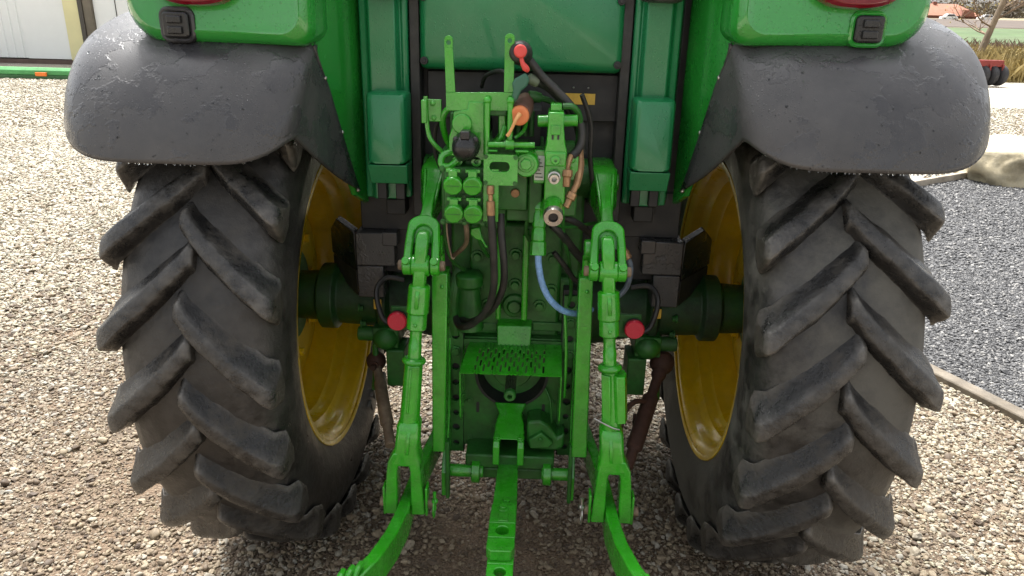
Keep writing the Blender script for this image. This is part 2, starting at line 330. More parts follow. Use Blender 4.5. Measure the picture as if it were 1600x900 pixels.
pebbles('gravel', np.concatenate(P), np.concatenate(S), np.concatenate(TT), M['pebble'], 'tan and grey rounded pebble gravel spread over the yard')
P, S, TT = [], [], []
for (x0, x1, y0, y1, dens, s0) in ((2.2, 4.6, .8, 3.2, 8000, .0052), (2.0, 6.5, 3.2, 7.6, 2600, .0072), (4.6, 6, .8, 3.2, 2400, .0075)):
    n = int((x1 - x0) * (y1 - y0) * dens); x, y = rng.uniform(x0, x1, n), rng.uniform(y0, y1, n); k = in_poly(x, y, GREY); x, y = x[k], y[k]; n = len(x)
    s = s0 * np.exp(rng.normal(0, .33, n)); P.append(np.stack([x, y, -.012 + s * .3], 1)); S.append(np.stack([s * rng.uniform(.8, 1.6, n), s, s * rng.uniform(.5, .9, n)], 1)); TT.append(rng.random(n) ** 1.15)
pebbles('stone_chippings', np.concatenate(P), np.concatenate(S), np.concatenate(TT), M['chip'], 'grey crushed stone chippings on the path beside the kerb')

M['concrete'] = mat('weathered_concrete', (.17, .145, .112), .85, var=.4, vscale=9, dirt=.6, dcol=(.10, .076, .05), dscale=7, bump=1.2, bscale=70)
M['timber'] = mat('weathered_board', (.42, .36, .28), .85, var=.3, vscale=8, dirt=.4)
def strip_kerb(name, pts, w, h, m):
    secs = []
    for i, (x, y) in enumerate(pts):
        a, b = Vector(pts[max(i - 1, 0)]), Vector(pts[min(i + 1, len(pts) - 1)]); d = (b - a).normalized(); n = Vector((-d.y, d.x))
        secs.append([(x - n.x * w / 2, y - n.y * w / 2, -.05), (x - n.x * w / 2, y - n.y * w / 2, h), (x + n.x * w / 2, y + n.y * w / 2, h), (x + n.x * w / 2, y + n.y * w / 2, -.05)])
    return structure(MB().loft(secs).build(name, m, bevel=.008))
strip_kerb('kerb', [(3.4, -1.3), (2.62, .50), (2.475, .84), (2.27, 1.32), (1.92, 2.12), (1.5, 3.05), (1.2, 3.75)], .085, .022, 'concrete')
structure(MB().xy([(2.545, .86), (2.70, 1.03), (3.9, 1.62), (4.2, .2), (3.15, -.55)], -.04, .018).build('pavement', 'concrete', bevel=.006))
strip_kerb('path_edging', [(2.2, 4.6), (4.72, 6.52), (5.5, 7.06), (7.5, 8.4), (9.6, 9.8)], .05, .07, 'timber')

# ------------------------------------------------------------------ tractor
tractor = tag(empty('tractor'), 'green farm tractor with yellow rims and grey mudguards seen from behind', 'tractor')
T = tractor
AX = .84   # axle height

# --- rear wheels
def wheel(sx, cx, phase):
    w = empty('rear_wheel', (cx, 0, AX), T)
    # carcass: offsets measured towards the tractor's centre (o) and radius
    prof = [(.190, .508), (.205, .522), (.226, .56), (.240, .61), (.243, .66), (.236, .71), (.226, .74), (.210, .768), (.18, .788), (.12, .801), (0, .808), (-.12, .801), (-.18, .788), (-.210, .768), (-.226, .74), (-.240, .67), (-.24, .6), (-.205, .525), (-.19, .508)]
    def lathe(prof, name, m, seg=112, lump=0, bev=0):
        secs = []
        for i in range(seg + 1):
            q = 2 * math.pi * i / seg; c, s_ = math.cos(q), math.sin(q)
            secs.append([(-sx * o * .90, -r * c, r * s_) for o, r in prof])
        mb = MB().loft(secs, cap=False, closed=False)
        return mb.build(name, m, w, bevel=bev, smooth=40)
    lathe(prof, 'tyre', 'tyre' if sx < 0 else 'tyre_pale')
    rim = lathe([(.212, .512), (.214, .530), (.206, .532), (.198, .512), (.186, .496), (.172, .490), (.15, .487), (.132, .478), (.118, .460), (.08, .452), (.07, .440), (.03, .436), (.015, .425), (-.05, .42), (-.055, .40), (-.03, .37), (-.005, .33), (.0, .26), (-.015, .2), (-.02, .12)], 'rim', 'yellow', 96)
    rim.modifiers.new('s', 'SOLIDIFY').thickness = .006
    mb = MB().rings((-sx * -.03, 0, 0), (-sx * .02, 0, 0), [(0, .17), (1, .165)], 32); mb.build('hub', 'green_cast', w)
    for k in range(8):
        q = 2 * math.pi * k / 8; p = Vector((-sx * .012, -.23 * math.cos(q), .23 * math.sin(q))); MB().hexbolt(p, (-sx, 0, 0), .016, .02).build('wheel_nut', 'yellow', w)
    # tread lugs: one mesh per side, turned about the axle
    def lug_mesh(side, var):
        n = 11; secs = []
        for i in range(n + 1):
            t = i / n                                   # 0 nose (centre) .. 1 shoulder tip
            x = lerp(-.008, .216, t); ph = -R(15.2) * (t ** .86) * 1.0
            top = .849 - .010 * t ** 3 - .004 * (1 - t) ** 4
            base = .803 - .024 * max(0, t - .45) / .55 - .006
            hw = R(lerp(2.0, 2.2, t))
            if i == n: base = .745
            if i == n: top -= .006
            js = (math.sin(i * 2.7 + var * 3.1) + math.sin(i * 1.3 + var * 1.7)) * .0019
            ring = []
            for a, r in ((-hw - R(1.7), base), (-hw - R(1.0), lerp(base, top, .22)), (-hw - R(.45), lerp(base, top, .62)), (-hw * .9, top - .003), (0, top + js * .5), (hw * .85, top - .003), (hw + R(.8), lerp(base, top, .62)), (hw + R(2.1), lerp(base, top, .24)), (hw + R(3.9), base), (0, base - .02)):
                q = ph + a + js; ring.append((side * x, -r * math.cos(q), r * math.sin(q)))
            secs.append(ring)
        # chamfered tip past the shoulder and rounded nose
        def shrink(ring, dx, k, low=0):
            c = Vector([sum(p[j] for p in ring) / len(ring) for j in range(3)]); out = []
            for p in ring:
                v = Vector(p); v = c + (v - c) * k; v.x += dx; out.append(tuple(v))
            return out
        secs = [shrink(secs[0], -side * .014, .74)] + secs + [shrink(secs[-1], side * .010, .72)]
        mb = MB().loft(secs); o = mb.build('tread_lug', 'lug', w, bevel=.005, smooth=60); o.modifiers[0].segments = 2; o.modifiers[0].angle_limit = R(30); return o
    for side in (-1, 1):
        ph0 = phase[0] if side < 0 else phase[1]
        protos = [lug_mesh(side, side + v_ * 2.1) for v_ in range(5)]
        for k in range(22):
            o = protos[k] if k < 5 else protos[(k * 7) % 5].copy()
            if k >= 5: C.objects.link(o)
            o.rotation_euler.x = -R(ph0 + 360 / 22 * k); o.parent = w
    return w
wl_ = wheel(-1, -.822, (27.0, 33.5)); wr_ = wheel(1, .848, (30.5, 38.0))
# raised letters on the inner sidewall of the left tyre
for ch, ang in (('E', -58), ('L', -64.0), ('L', -69.5)):
    cu = bpy.data.curves.new('letter', 'FONT'); cu.body = ch; cu.size = .085; cu.extrude = .006; cu.align_x = 'CENTER'; cu.align_y = 'CENTER'
    fo = bpy.data.objects.new('letter', cu); me = bpy.data.meshes.new_from_object(fo); bpy.data.objects.remove(fo)
    me.materials.append(M['letter']); o = bpy.data.objects.new('sidewall_letter', me); C.objects.link(o); o.parent = wl_
    q = R(ang); rad = Vector((0, math.cos(q), math.sin(q))); nrm = Vector((1, 0, 0)); tang = rad.cross(nrm)
    o.matrix_local = Matrix.Translation(rad * .612 + Vector((.216, 0, 0))) @ Matrix((( tang.x, rad.x, nrm.x), (tang.y, rad.y, nrm.y), (tang.z, rad.z, nrm.z))).to_4x4()

# --- mudguards
def fender(s):
    XO, XI, RF = 1.225, .540, 1.022; cx, hx = (XO + XI) / 2, (XO - XI) / 2
    nu, nv = 40, 44; secs = []; lip = []
    for i in range(nu + 1):
        a = lerp(-math.pi / 2, math.pi / 2, i / nu)          # -: outer edge, +: inner edge
        n = 2.9
        t = math.copysign(abs(math.sin(a)) ** (2 / n), a); dp = 1 - abs(math.cos(a)) ** (2 / n)
        e = .15 if a < 0 else .05; x = cx - hx * t
        th0 = 40.6 + (17 * abs(t) ** 4 if t < 0 else 7 * t ** 6); row = []
        for j in range(nv + 1):
            v = j / nv; th = th0 + (132 - th0) * v ** 1.35
            k = max(0, 1 - (th - th0) / 17); r = RF - e * dp - .075 * k * k + .012 * math.sin(math.pi * min(1, (th - th0) / 30))
            flare = 1 - .30 * max(0, min(1.2, (th - 48) / 42)) ** 1.3
            xx = cx + (x - cx) * (1 - .06 * k * k) - (0 if t > 0 else .0) ; xx = xx if t > 0 else cx + (xx - cx) * flare
            row.append((s * xx, -r * math.cos(R(th)), AX + r * math.sin(R(th))))
        secs.append(row); lip.append(row[0])
    edge = secs[-1]; front = []
    for j, p in enumerate(edge):
        th = 47.6 + (132 - 47.6) * (j / nv) ** 1.35; k = min(1, (th - 47.6) / 17)
        if th < 66: q = (s * lerp(.488, .531, k ** .8), lerp(-.27, -.475, k), lerp(1.30, 1.725, k))
        else: q = (p[0], p[1] * .995, p[2] - .004)
        front.append(q)
    for k in (.06, .2, .4, .6, .8, 1):
        row = []
        for j, (p, q) in enumerate(zip(edge, front)):
            w_ = Vector(p).lerp(Vector(q), k); w_.z -= .012 * math.sin(math.pi * k) * max(0, 1 - j / 10); row.append(tuple(w_))
        secs.append(row)
    f = MB().loft(secs, cap=False, closed=False).build('mudguard', 'plastic', T, bevel=0, smooth=60)
    md = f.modifiers.new('thick', 'SOLIDIFY'); md.thickness = .007; md.offset = 1 if s > 0 else 1
    # inner flank, grey plastic
    def yz(poly, x0, x1, nm, m, par, bev=.003):
        return MB().yz(poly, s * x0, s * x1).build(nm, m, par, bevel=bev)
    xin = lambda y: lerp(.488, .530, min(1, (y + .27) / -.2)) + max(0, -.47 - y) * .03
    P1 = [(-.455, 1.66), (-.475, 1.732), (-.535, 1.765), (-.535, 2.02), (-.18, 2.02), (-.18, 1.24), (-.262, 1.285)]
    xin2 = lambda y: xin(y) + .010
    mb = MB(); mb.loft([[(s * xin2(y), y, z) for y, z in P1], [(s * (xin2(y) + .02), y, z) for y, z in P1]]); mb.build('inner_panel', 'green_gloss', f, bevel=.004)
    for y, z in ((-.45, 1.655), (-.37, 1.50), (-.285, 1.315)):
        MB().ball((s * (xin(y) - .002), y + .012, z - .012), .007, 10, 6).build('rivet', 'steel', f, bevel=0)
    # green lamp housing on top of the mudguard
    out = rrect(.548, .992, 1.706, 2.03, .05, 8, (.06, .06, .05, .075)) if False else None
    x0, x1 = .518, .988
    def outline(dz, ins):
        pts = []
        for (px, pz, q, a0) in ((x1 - ins, 2.03, .05, 0), (x0 + ins, 2.03, .05, 90), (x0 + ins, 1.728 + dz + ins * .7, .04 if ins < .02 else .05, 180), (x1 - ins, 1.734 + dz + ins * .7, .085 if ins < .02 else .07, 270)):
            sx_ = -1 if a0 in (0, 270) else 1; sz_ = -1 if a0 in (0, 90) else 1
            for i in range(9):
                a = R(a0 + 90 * i / 8); pts.append((px + sx_ * q + q * math.cos(a), pz + sz_ * q + q * math.sin(a)))
        return pts
    def sag(x): return -.010 * (1 - ((x - (x0 + x1) / 2) / (.5 * (x1 - x0))) ** 2)
    mb = MB(); S_ = []
    for (y, dz, ins) in ((-.10, .0, 0), (-.50, .0, 0), (-.530, .002, .004), (-.545, .008, .014), (-.552, .014, .026), (-.546, .016, .032)):
        S_.append([(s * px, y - .035 * max(0, 1.86 - pz) + .12 * max(0, pz - 1.83), pz + sag(px)) for px, pz in outline(dz, ins)])
    mb.loft(S_); h = mb.build('lamp_housing', 'green_gloss', f, bevel=0, smooth=50)
    # thin dark seam under the housing
    # tail lamp, recessed into the housing's upper face
    cxl = .80 if s > 0 else .80
    mb = MB(); S_ = []
    for (y, k) in ((-.45, 1.0), (-.548, 1.0), (-.566, .93), (-.574, .78)):
        S_.append([(s * (cxl + .105 * k * math.copysign(abs(math.cos(q)) ** .8, math.cos(q))), y, 1.868 + .052 * k * math.copysign(abs(math.sin(q)) ** .8, math.sin(q))) for q in [2 * math.pi * i / 36 for i in range(36)]])
    mb.loft(S_).build('tail_lamp', 'redlens', f, bevel=.002)
    # raised control switch
    sxc = .853 if s < 0 else .838; zc = 1.772
    sw = MB().xz(rrect(s * sxc - .033, s * sxc + .033, zc - .031, zc + .031, .01), -.566, -.535).build('switch', 'blackgloss', f, bevel=.005)
    fr = MB().loft([[(px, y, pz) for px, pz in rrect(s * sxc - .033 - k, s * sxc + .033 + k, zc - .031 - k, zc + .031 + k, .012 + k)] for y, k in ((-.535, .013), (-.553, .011), (-.558, .006), (-.556, .001))], cap=False).build('switch_recess', 'green_gloss' if s > 0 else 'plastic', f, bevel=0)
    for dz in (-.0125, .0125):
        mb = MB().xz(rrect(s * sxc - .018, s * sxc + .018, zc + dz - .0092, zc + dz + .0092, .003), -.5745, -.562); mb.build('button', 'blackgloss', sw, bevel=.003)
    # beads of rain hanging from the lip
    mb = MB(); Lp = [Vector(p) for p in lip]
    for a, b in zip(Lp[:-1], Lp[1:]):
        n = max(1, int((b - a).length / .0105))
        for k in range(n):
            if random.random() < .3: continue
            p = a.lerp(b, (k + random.random() * .6) / n); r = random.uniform(.0014, .0030); mb.ball((p.x, p.y - .002, p.z - r * .6), r, 7, 5, (1, 1, 1.25))
    d = mb.build('rain_drops', 'drop', f, bevel=0, smooth=80); d['kind'] = 'stuff'
    mb = MB()
    for _ in range(240):
        i, j = random.randint(4, nu - 3), random.randint(0, int(nv * .42)); a, b = Vector(secs[i][j]), Vector(secs[i + 1][j + 1]); p = a.lerp(b, random.random())
        nn = Vector((0, p.y, p.z - AX)).normalized(); r = random.uniform(.0010, .0024) * (1 if random.random() < .93 else 1.7); p = p + nn * .0072; mb.ball(p, r, 6, 4, (1, 1, 1.3))
    d = mb.build('rain_drops', 'drop', f, bevel=0, smooth=80); d['kind'] = 'stuff'
    f.location.z = -.010 if s < 0 else .016
    return f
fender(-1); fender(1)

# --- cab rear: panel, columns, covers, bulkhead
def cab():
    S_ = []
    for (y, ins) in ((-.14, .0), (-.20, 0), (-.214, .006), (-.222, .018)):
        S_.append([(x, y, z) for x, z in rrect(-.302 + ins, .290 - ins, 1.648 + ins * 1.6, 2.05, .02)])
    p = MB().loft(S_).build('rear_panel', 'green_panel', T, bevel=0, smooth=45)
    for x in (-.288, .276):
        for z in (1.672, 1.846):
            MB().cyl((x, -.215, z), (x, -.2275, z), .0115).cyl((x, -.225, z), (x, -.232, z), .007, seg=6).build('bolt', 'black', p, bevel=.001)
    MB().box(-.50, .50, -.12, -.08, .98, 2.05).build('bulkhead', 'black', T)
    MB().xz([(.129, 1.5835), (.222, 1.5835), (.222, 1.551), (.158, 1.551)], -.1535, -.1515).build('warning_label', 'label_y', T, bevel=0)
    for x in (.155, .20): MB().ball((x, -.151, 1.60), .0035, 8, 6).build('rivet', 'steel', T, bevel=0)
    MB().box(-.29, .29, -.15, -.12, 1.50, 1.64).build('bulkhead_rail', 'black', T)
    for s, x0, x1 in ((-1, .336, .472), (1, .318, .448)):
        MB().box(s * (x0 - .032), s * (x0 - .003), -.205, -.13, 1.20, 2.05).build('door_seal', 'blackrub', T)
        ps = [(x0, -.10), (x0, -.215), (x0 + .012, -.222), (x0 + .022, -.215), (x0 + .03, -.248), (x1 - .03, -.252), (x1 - .02, -.235), (x1, -.232), (x1 + .03, -.10)]
        c = MB().prism(ps, lambda x, y: (s * x, y, 1.262), lambda x, y: (s * x, y, 2.05)).build('cab_post', 'green_panel', T, bevel=.004)
        cx = s * (.384 if s < 0 else .380); w = .058
        S_ = []
        for (y, ins) in ((-.25, 0), (-.325, 0), (-.338, .006), (-.343, .016)):
            S_.append([(cx + dx, y + .02 * max(0, z - 1.545) / .04 * .4, z) for dx, z in rrect(-w + ins, w - ins, 1.388, 1.588 - ins, .012)])
        b = MB().loft(S_).build('post_cover', 'green_panel', c, bevel=.002)
        MB().loft([[(cx - w, -.25, 1.384), (cx + w, -.25, 1.384), (cx + w, -.341, 1.384), (cx - w, -.341, 1.384)], [(cx - w * .96, -.25, 1.325), (cx + w * .96, -.25, 1.325), (cx + w * .96, -.318, 1.325), (cx - w * .96, -.318, 1.325)]]).build('post_cover_foot', 'green_panel', c, bevel=.003)
        for dx in (-.03, .025): MB().box(cx + dx - .014, cx + dx + .014, -.28, -.25, 1.268, 1.32).build('post_bracket', 'black', c)
        MB().loft([[(cx + s * .0 + .068 * k * math.cos(q), -.27 + .05 * k * math.sin(q), z) for q in [2 * math.pi * i / 24 for i in range(24)]] for z, k in ((1.842, .55), (1.846, .8), (1.855, .95), (1.88, 1), (1.96, 1))]).build('work_lamp', 'plastic', T, bevel=0)
    # cab and bonnet beyond the frame
    cb = MB().loft([[(x * .86, y, 1.2) for x, y in ((-.52, -.10), (.52, -.10), (.52, 1.35), (-.52, 1.35))], [(x * 1.45, y, 1.95) for x, y in ((-.52, -.05), (.52, -.05), (.52, 1.35), (-.52, 1.35))], [(x * 1.4, y, 2.05) for x, y in ((-.52, -.08), (.52, -.08), (.52, 1.4), (-.52, 1.4))]]).build('cab_floor', 'black', T)
    g = bpy.data.materials.new('cab_glass'); g.use_nodes = True; gb = g.node_tree.nodes['Principled BSDF']; gb.inputs['Base Color'].default_value = (.02, .03, .03, 1); gb.inputs['Roughness'].default_value = .05; M['glass'] = g
    MB().loft([[(-.68, -.02, 2.05), (.68, -.02, 2.05), (.68, 1.38, 2.05), (-.68, 1.38, 2.05)], [(-.62, .1, 2.72), (.62, .1, 2.72), (.62, 1.3, 2.72), (-.62, 1.3, 2.72)]]).build('cab_window', 'glass', T)
    for x in (-.69, .69):
        for y in (-.03, 1.38): MB().box(x - .035, x + .035, y - .035, y + .035, 2.0, 2.72).build('cab_pillar', 'green_panel', T)
    MB().xy(rrect(-.74, .74, -.06, 1.45, .1), 2.72, 2.86).build('cab_roof', 'green_panel', T, bevel=.03)
    MB().xz(rrect(-.36, .36, 1.0, 1.62, .08), 1.35, 3.3).build('bonnet', 'green_gloss', T, bevel=.03)
    MB().box(-.28, .28, .3, 3.2, .62, 1.02).build('engine_block', 'green_cast', T)
    for s in (-1, 1):
        fw = empty('front_wheel', (s * .84, 2.45, .62), T)
        MB().rings((-.19, 0, 0), (.19, 0, 0), [(0, .36), (.02, .46), (.08, .57), (.2, .61), (.5, .62), (.8, .61), (.92, .57), (.98, .46), (1, .36)], 40).build('tyre', 'tyre', fw, bevel=0)
        MB().rings((-.17, 0, 0), (.17, 0, 0), [(-.12, .36), (0, .35), (.1, .31), (.5, .3), (.9, .31), (1, .35), (1.12, .36)], 32).build('rim', 'yellow', fw, bevel=0)
    MB().cyl((-.7, 2.45, .6), (.7, 2.45, .6), .07).build('front_axle', 'green_cast', T)
cab()

# --- transmission, axle, deep details
def drive():
    tr = MB().box(-.185, .175, -.245, .6, .46, 1.02).box(-.215, .205, -.20, .5, 1.0, 1.30).box(-.15, .14, -.262, -.2, .82, 1.20).build('transmission_case', 'green_cast', T, bevel=.012)
    for (x, z) in ((-.125, .985), (-.125, 1.09), (-.07, 1.15), (-.005, 1.10), (-.005, 1.0), (.055, 1.15), (.11, 1.09), (.11, .985), (.075, .93), (-.09, .93)):
        MB().rings((x, -.262, z), (x, -.282, z), [(0, .021), (.35, .021), (.36, .013), (1, .012)], 14).build('case_bolt', 'green_cast', tr, bevel=.001)
    MB().rings((-.005, -.262, .93), (-.005, -.29, .93), [(0, .04), (.5, .038), (.6, .022), (1, .02)], 20).build('case_plug', 'green_cast', tr)
    # filler with mushroom cap
    MB().rings((-.145, -.30, .86), (-.148, -.30, 1.055), [(0, .045), (.55, .036), (.72, .032), (.76, .044), (.93, .044), (.97, .036), (1, .02)], 24).build('filler_neck', 'green_cast', T, bevel=.003)
    MB().tube([(-.19, -.3, .84), (-.196, -.31, .93), (-.19, -.31, 1.0), (-.178, -.28, 1.06)], .018).build('oil_pipe', 'green_cast', T, bevel=0)
    # axle trumpets
    for s in (-1, 1):
        a = MB().rings((s * .16, 0, AX), (s * .80, 0, AX), [(0, .17), (.08, .165), (.14, .145), (.36, .118), (.44, .112), (.46, .135), (.50, .135), (.52, .105), (.74, .098), (.76, .118), (.84, .118), (.86, .09), (1, .085)], 28).build('axle_housing', 'axle', T, bevel=.003)
        for k in range(10):
            q = 2 * math.pi * k / 10; MB().hexbolt((s * .545, -.115 * math.cos(q), AX + .115 * math.sin(q)), (-s, 0, 0), .01, .014).build('flange_bolt', 'green_cast', a, bevel=.001)
        b = MB().box(s * .455 - .045, s * .455 + .045, -.135, .06, .70, .775).cyl((s * .56, -.09, .735), (s * .47, -.09, .735), .026).ball((s * .455, -.13, .735), .045, 14, 8, (1, .8, .9)).box(s * .42 - .032, s * .42 + .032, -.15, -.03, .56, .70).build('sway_bracket', 'green_cast', T, bevel=.005)
        MB().tube([(s * .50, -.10, .70), (s * .50, -.11, .60), (s * .505, -.12, .53)], .011, 8).build('drop_pin', 'green_cast', T, bevel=0)
        # black cab mount with folded wings
        cm = MB().box(s * .405, s * .533, -.17, .05, 1.015, 1.128).box(s * .445, s * .533, -.168, .05, .902, 1.013).box(s * .395, s * .445, -.172, -.1, 1.085, 1.132).build('cab_mount', 'plastic', T, bevel=.004)
        yo, yi = .04, -.168
        MB().loft([[(s * .535, yi, 1.128), (s * .60, yi + .02, 1.165), (s * .672, yo, 1.082), (s * .672, yo, .99), (s * .535, yi, .998)], [(s * .535, yi + .05, 1.128), (s * .60, yi + .07, 1.165), (s * .672, yo + .05, 1.082), (s * .672, yo + .05, .99), (s * .535, yi + .05, .998)]]).build('mount_wing', 'blackgloss', cm, bevel=.004)
        MB().loft([[(s * .535, yi + .002, .995), (s * .668, yo, .985), (s * .668, yo, .92), (s * .535, yi + .002, .905)], [(s * .535, yi + .03, .995), (s * .668, yo + .03, .985), (s * .668, yo + .03, .92), (s * .535, yi + .03, .905)]]).build('mount_plate', 'black', cm)
        MB().box(s * .30, s * .52, -.13, -.02, 1.13, 1.28).box(s * .36, s * .42, -.2, -.1, 1.20, 1.25).build('mount_block', 'black', T)
        MB().box(s * .455, s * .482, -.176, -.170, .862, .898).build('yellow_tag', 'label_y', T)
        # round red reflector on its stay
        rf = MB().rings((s * .377, -.30, .879), (s * .377, -.318, .879), [(0, .031), (.75, .0315), (1, .028)], 32).build('reflector', 'red', T, bevel=0)
        MB().rings((s * .377, -.286, .879), (s * .377, -.302, .879), [(0, .030), (1, .033)], 28).build('reflector_cup', 'black', rf)
        MB().box(s * .33, s * .40, -.288, -.276, .84, .92).box(s * .30, s * .345, -.29, -.1, .86, .90).build('reflector_stay', 'green_cast', T)
        MB().tube([(s * .40, -.27, .85), (s * .435, -.26, .87), (s * .455, -.24, .95), (s * .43, -.2, .985), (s * .37, -.2, .98)], .009, 8).build('cable', 'blackrub', T, bevel=0)
    # sway bars
    l = MB().tube([(-.50, -.10, .625), (-.445, -.25, .55), (-.395, -.40, .475)], .017, 12, 2).rings((-.475, -.165, .59), (-.418, -.33, .508), [(0, .015), (.05, .021), (.95, .023), (1, .017)], 14).build('sway_bar', 'bare', T, bevel=.002); l['label'] = 'dusty bare steel sway bar'
    MB().ball((-.50, -.095, .63), .036, 12, 8).hexbolt((-.50, -.135, .63), (0, -1, 0), .012, .02).build('sway_joint', 'rust', l, bevel=.002)
    r = MB().rings((.515, -.10, .66), (.375, -.42, .44), [(0, .022), (.12, .026), (.16, .018), (.3, .017), (.34, .027), (.82, .027), (.84, .018), (1, .017)], 14).box(.405, .44, -.27, -.25, .50, .545).build('sway_bar', 'rust', T, bevel=.003); r['label'] = 'rusty brown sway bar'
    MB().ball((.515, -.095, .665), .044, 12, 8).build('sway_joint', 'rust', r, bevel=0)
    MB().tube([(.445, -.24, .585), (.405, -.27, .60), (.37, -.30, .575), (.352, -.34, .51)], .009, 8).build('bar_handle', 'rust', r, bevel=0)
    # transmission tail casing with the power take-off opening
    cx, cz = -.008, .70
    case = MB().holed(-.165, .150, .43, .822, cx, cz, .118, -.300, -.245, 28).build('rear_case', 'green_cast', T, bevel=.004)
    MB().rings((cx, -.300, cz), (cx, -.20, cz), [(0, .121), (0, .112), (.3, .106), (.8, .095), (.82, .06), (.5, .056), (.5, .05), (.85, .046), (.85, .001)], 40, False).build('shaft_well', 'black', case, bevel=0)
    MB().rings((cx, -.268, cz), (cx, -.24, cz), [(0, .062), (.1, .066), (1, .068)], 32).build('bearing_ring', 'green_cast', case)
    mb = MB(); secs = []
    for y in (-.24, -.43): secs.append([(cx + (.0175 if (i // 2) % 2 else .0145) * math.cos(2 * math.pi * i / 48), y, cz + (.0175 if (i // 2) % 2 else .0145) * math.sin(2 * math.pi * i / 48)) for i in range(48)])
    sh = mb.loft(secs).build('drive_shaft', 'steel', T, bevel=0)
    MB().rings((cx, -.43, cz), (cx, -.452, cz), [(0, .019), (.8, .0185), (1, .015), (1, .008), (.2, .007), (.2, .0005)], 20, False).build('shaft_tip', 'green_cast', sh, bevel=0)
    for (x, z) in ((-.145, .60), (.13, .60), (-.145, .455), (.13, .455), (-.06, .50), (.055, .50)): MB().hexbolt((x, -.300, z), (0, -1, 0), .009, .007).build('case_bolt', 'green_cast', case, bevel=.001)
    for (x, z) in ((-.118, .575), (.10, .575)): MB().xz(rrect(x - .005, x + .005, z - .02, z + .02, .004), -.3012, -.2995).build('case_slot', 'black', case, bevel=0)
    # power take-off shield, perforated
    mb = MB(); ncol = 17; X0, X1 = -.118, .098
    def pt(u, v): return (lerp(lerp(-.145, -.162, v), lerp(.150, .148, v), u), lerp(-.30, -.462, v), lerp(.812, .782, v) + .006 * math.sin(math.pi * v))
    def quad(u0, u1, v0, v1, n=1):
        for i in range(n):
            a, b = lerp(v0, v1, i / n), lerp(v0, v1, (i + 1) / n); mb.add([pt(u0, a), pt(u1, a), pt(u1, b), pt(u0, b)], [(0, 1, 2, 3)])
    quad(0, .12, 0, 1, 5); quad(.84, 1, 0, 1, 5); cw = .72 / ncol
    for c in range(ncol):
        u0 = .12 + cw * c; ua, ub = u0 + cw * .27, u0 + cw * .73
        quad(u0, ua, 0, 1, 5); quad(ub, u0 + cw, 0, 1, 5)
        slots = [(.26, .42), (.50, .68), (.76, .94)] if c % 2 == 0 else [(.38, .56), (.64, .82)]
        e = [0] + [q for sl in slots for q in sl] + [1]
        for k in range(0, len(e), 2): quad(ua, ub, e[k], e[k + 1])
    bm_o = mb.build('shaft_shield', 'green', T, bevel=0, smooth=0)
    bm = bmesh.new(); bm.from_mesh(bm_o.data); bmesh.ops.remove_doubles(bm, verts=bm.verts, dist=1e-5); bmesh.ops.recalc_face_normals(bm, faces=bm.faces)
    if sum(f.normal.z for f in bm.faces) < 0: bmesh.ops.reverse_faces(bm, faces=bm.faces)
    bm.to_mesh(bm_o.data); bm.free(); bm_o.modifiers.new('s', 'SOLIDIFY').thickness = .004
    for x0, x1 in ((-.1625, -.1585), (.1455, .1495)): MB().yz([(-.462, .778), (-.455, .625), (-.43, .60), (-.30, .60), (-.30, .80)], x0, x1).build('shield_side', 'green', bm_o, bevel=.001)
    MB().loft([[(-.058, -.20, .895), (.052, -.20, .895), (.052, -.30, .872), (-.058, -.30, .872)], [(-.056, -.20, .80), (.05, -.20, .80), (.05, -.315, .806), (-.056, -.315, .806)]]).build('shield_hinge', 'green', T, bevel=.003)
    MB().box(-.17, -.06, -.265, -.2, .835, .865).box(.055, .16, -.27, -.2, .845, .875).box(-.165, .16, -.29, -.2, .80, .826).build('hinge_rail', 'green_cast', T)
    for x0, x1, z1 in ((-.062, -.046, 1.19), (.018, .037, 1.185)): MB().box(x0, x1, -.335, -.26, .905, z1).build('strap', 'green', T, bevel=.005)
    # side plates with rows of holes
    for s, x0, x1 in ((-1, -.222, -.166), (1, .152, .205)):
        mb = MB(); zs = [.41, .475, .53, .585, .64, .70, .755, .81, .865, .925, .985]
        for k in range(len(zs) - 1): mb.holed(x0, x1, zs[k], zs[k + 1], (x0 + x1) / 2 - s * .004, (zs[k] + zs[k + 1]) / 2, .0125 if k % 2 else .010, -.312, -.30, 20)
        pl = mb.build('hole_plate', 'green_cast', T, bevel=.001)
        for z in (.785, .895): MB().rings(((x0 + x1) / 2 - s * .004, -.312, z), ((x0 + x1) / 2 - s * .004, -.326, z), [(0, .019), (.4, .019), (.45, .014), (1, .0135)], 6).build('plate_bolt', 'green_cast', pl, bevel=.001)
        MB().box((x0 + x1) / 2 - .03, (x0 + x1) / 2 + .03, -.298, -.25, .4, 1.0).build('plate_backing', 'black', T)
        xo = s * .205 - .008; MB().yz([(-.46, .335), (-.40, .33), (-.22, .50), (-.22, .98), (-.30, .98), (-.33, .60), (-.46, .42)], xo - .008, xo + .008).build('hitch_side_plate', 'green', T, bevel=.002)
drive()

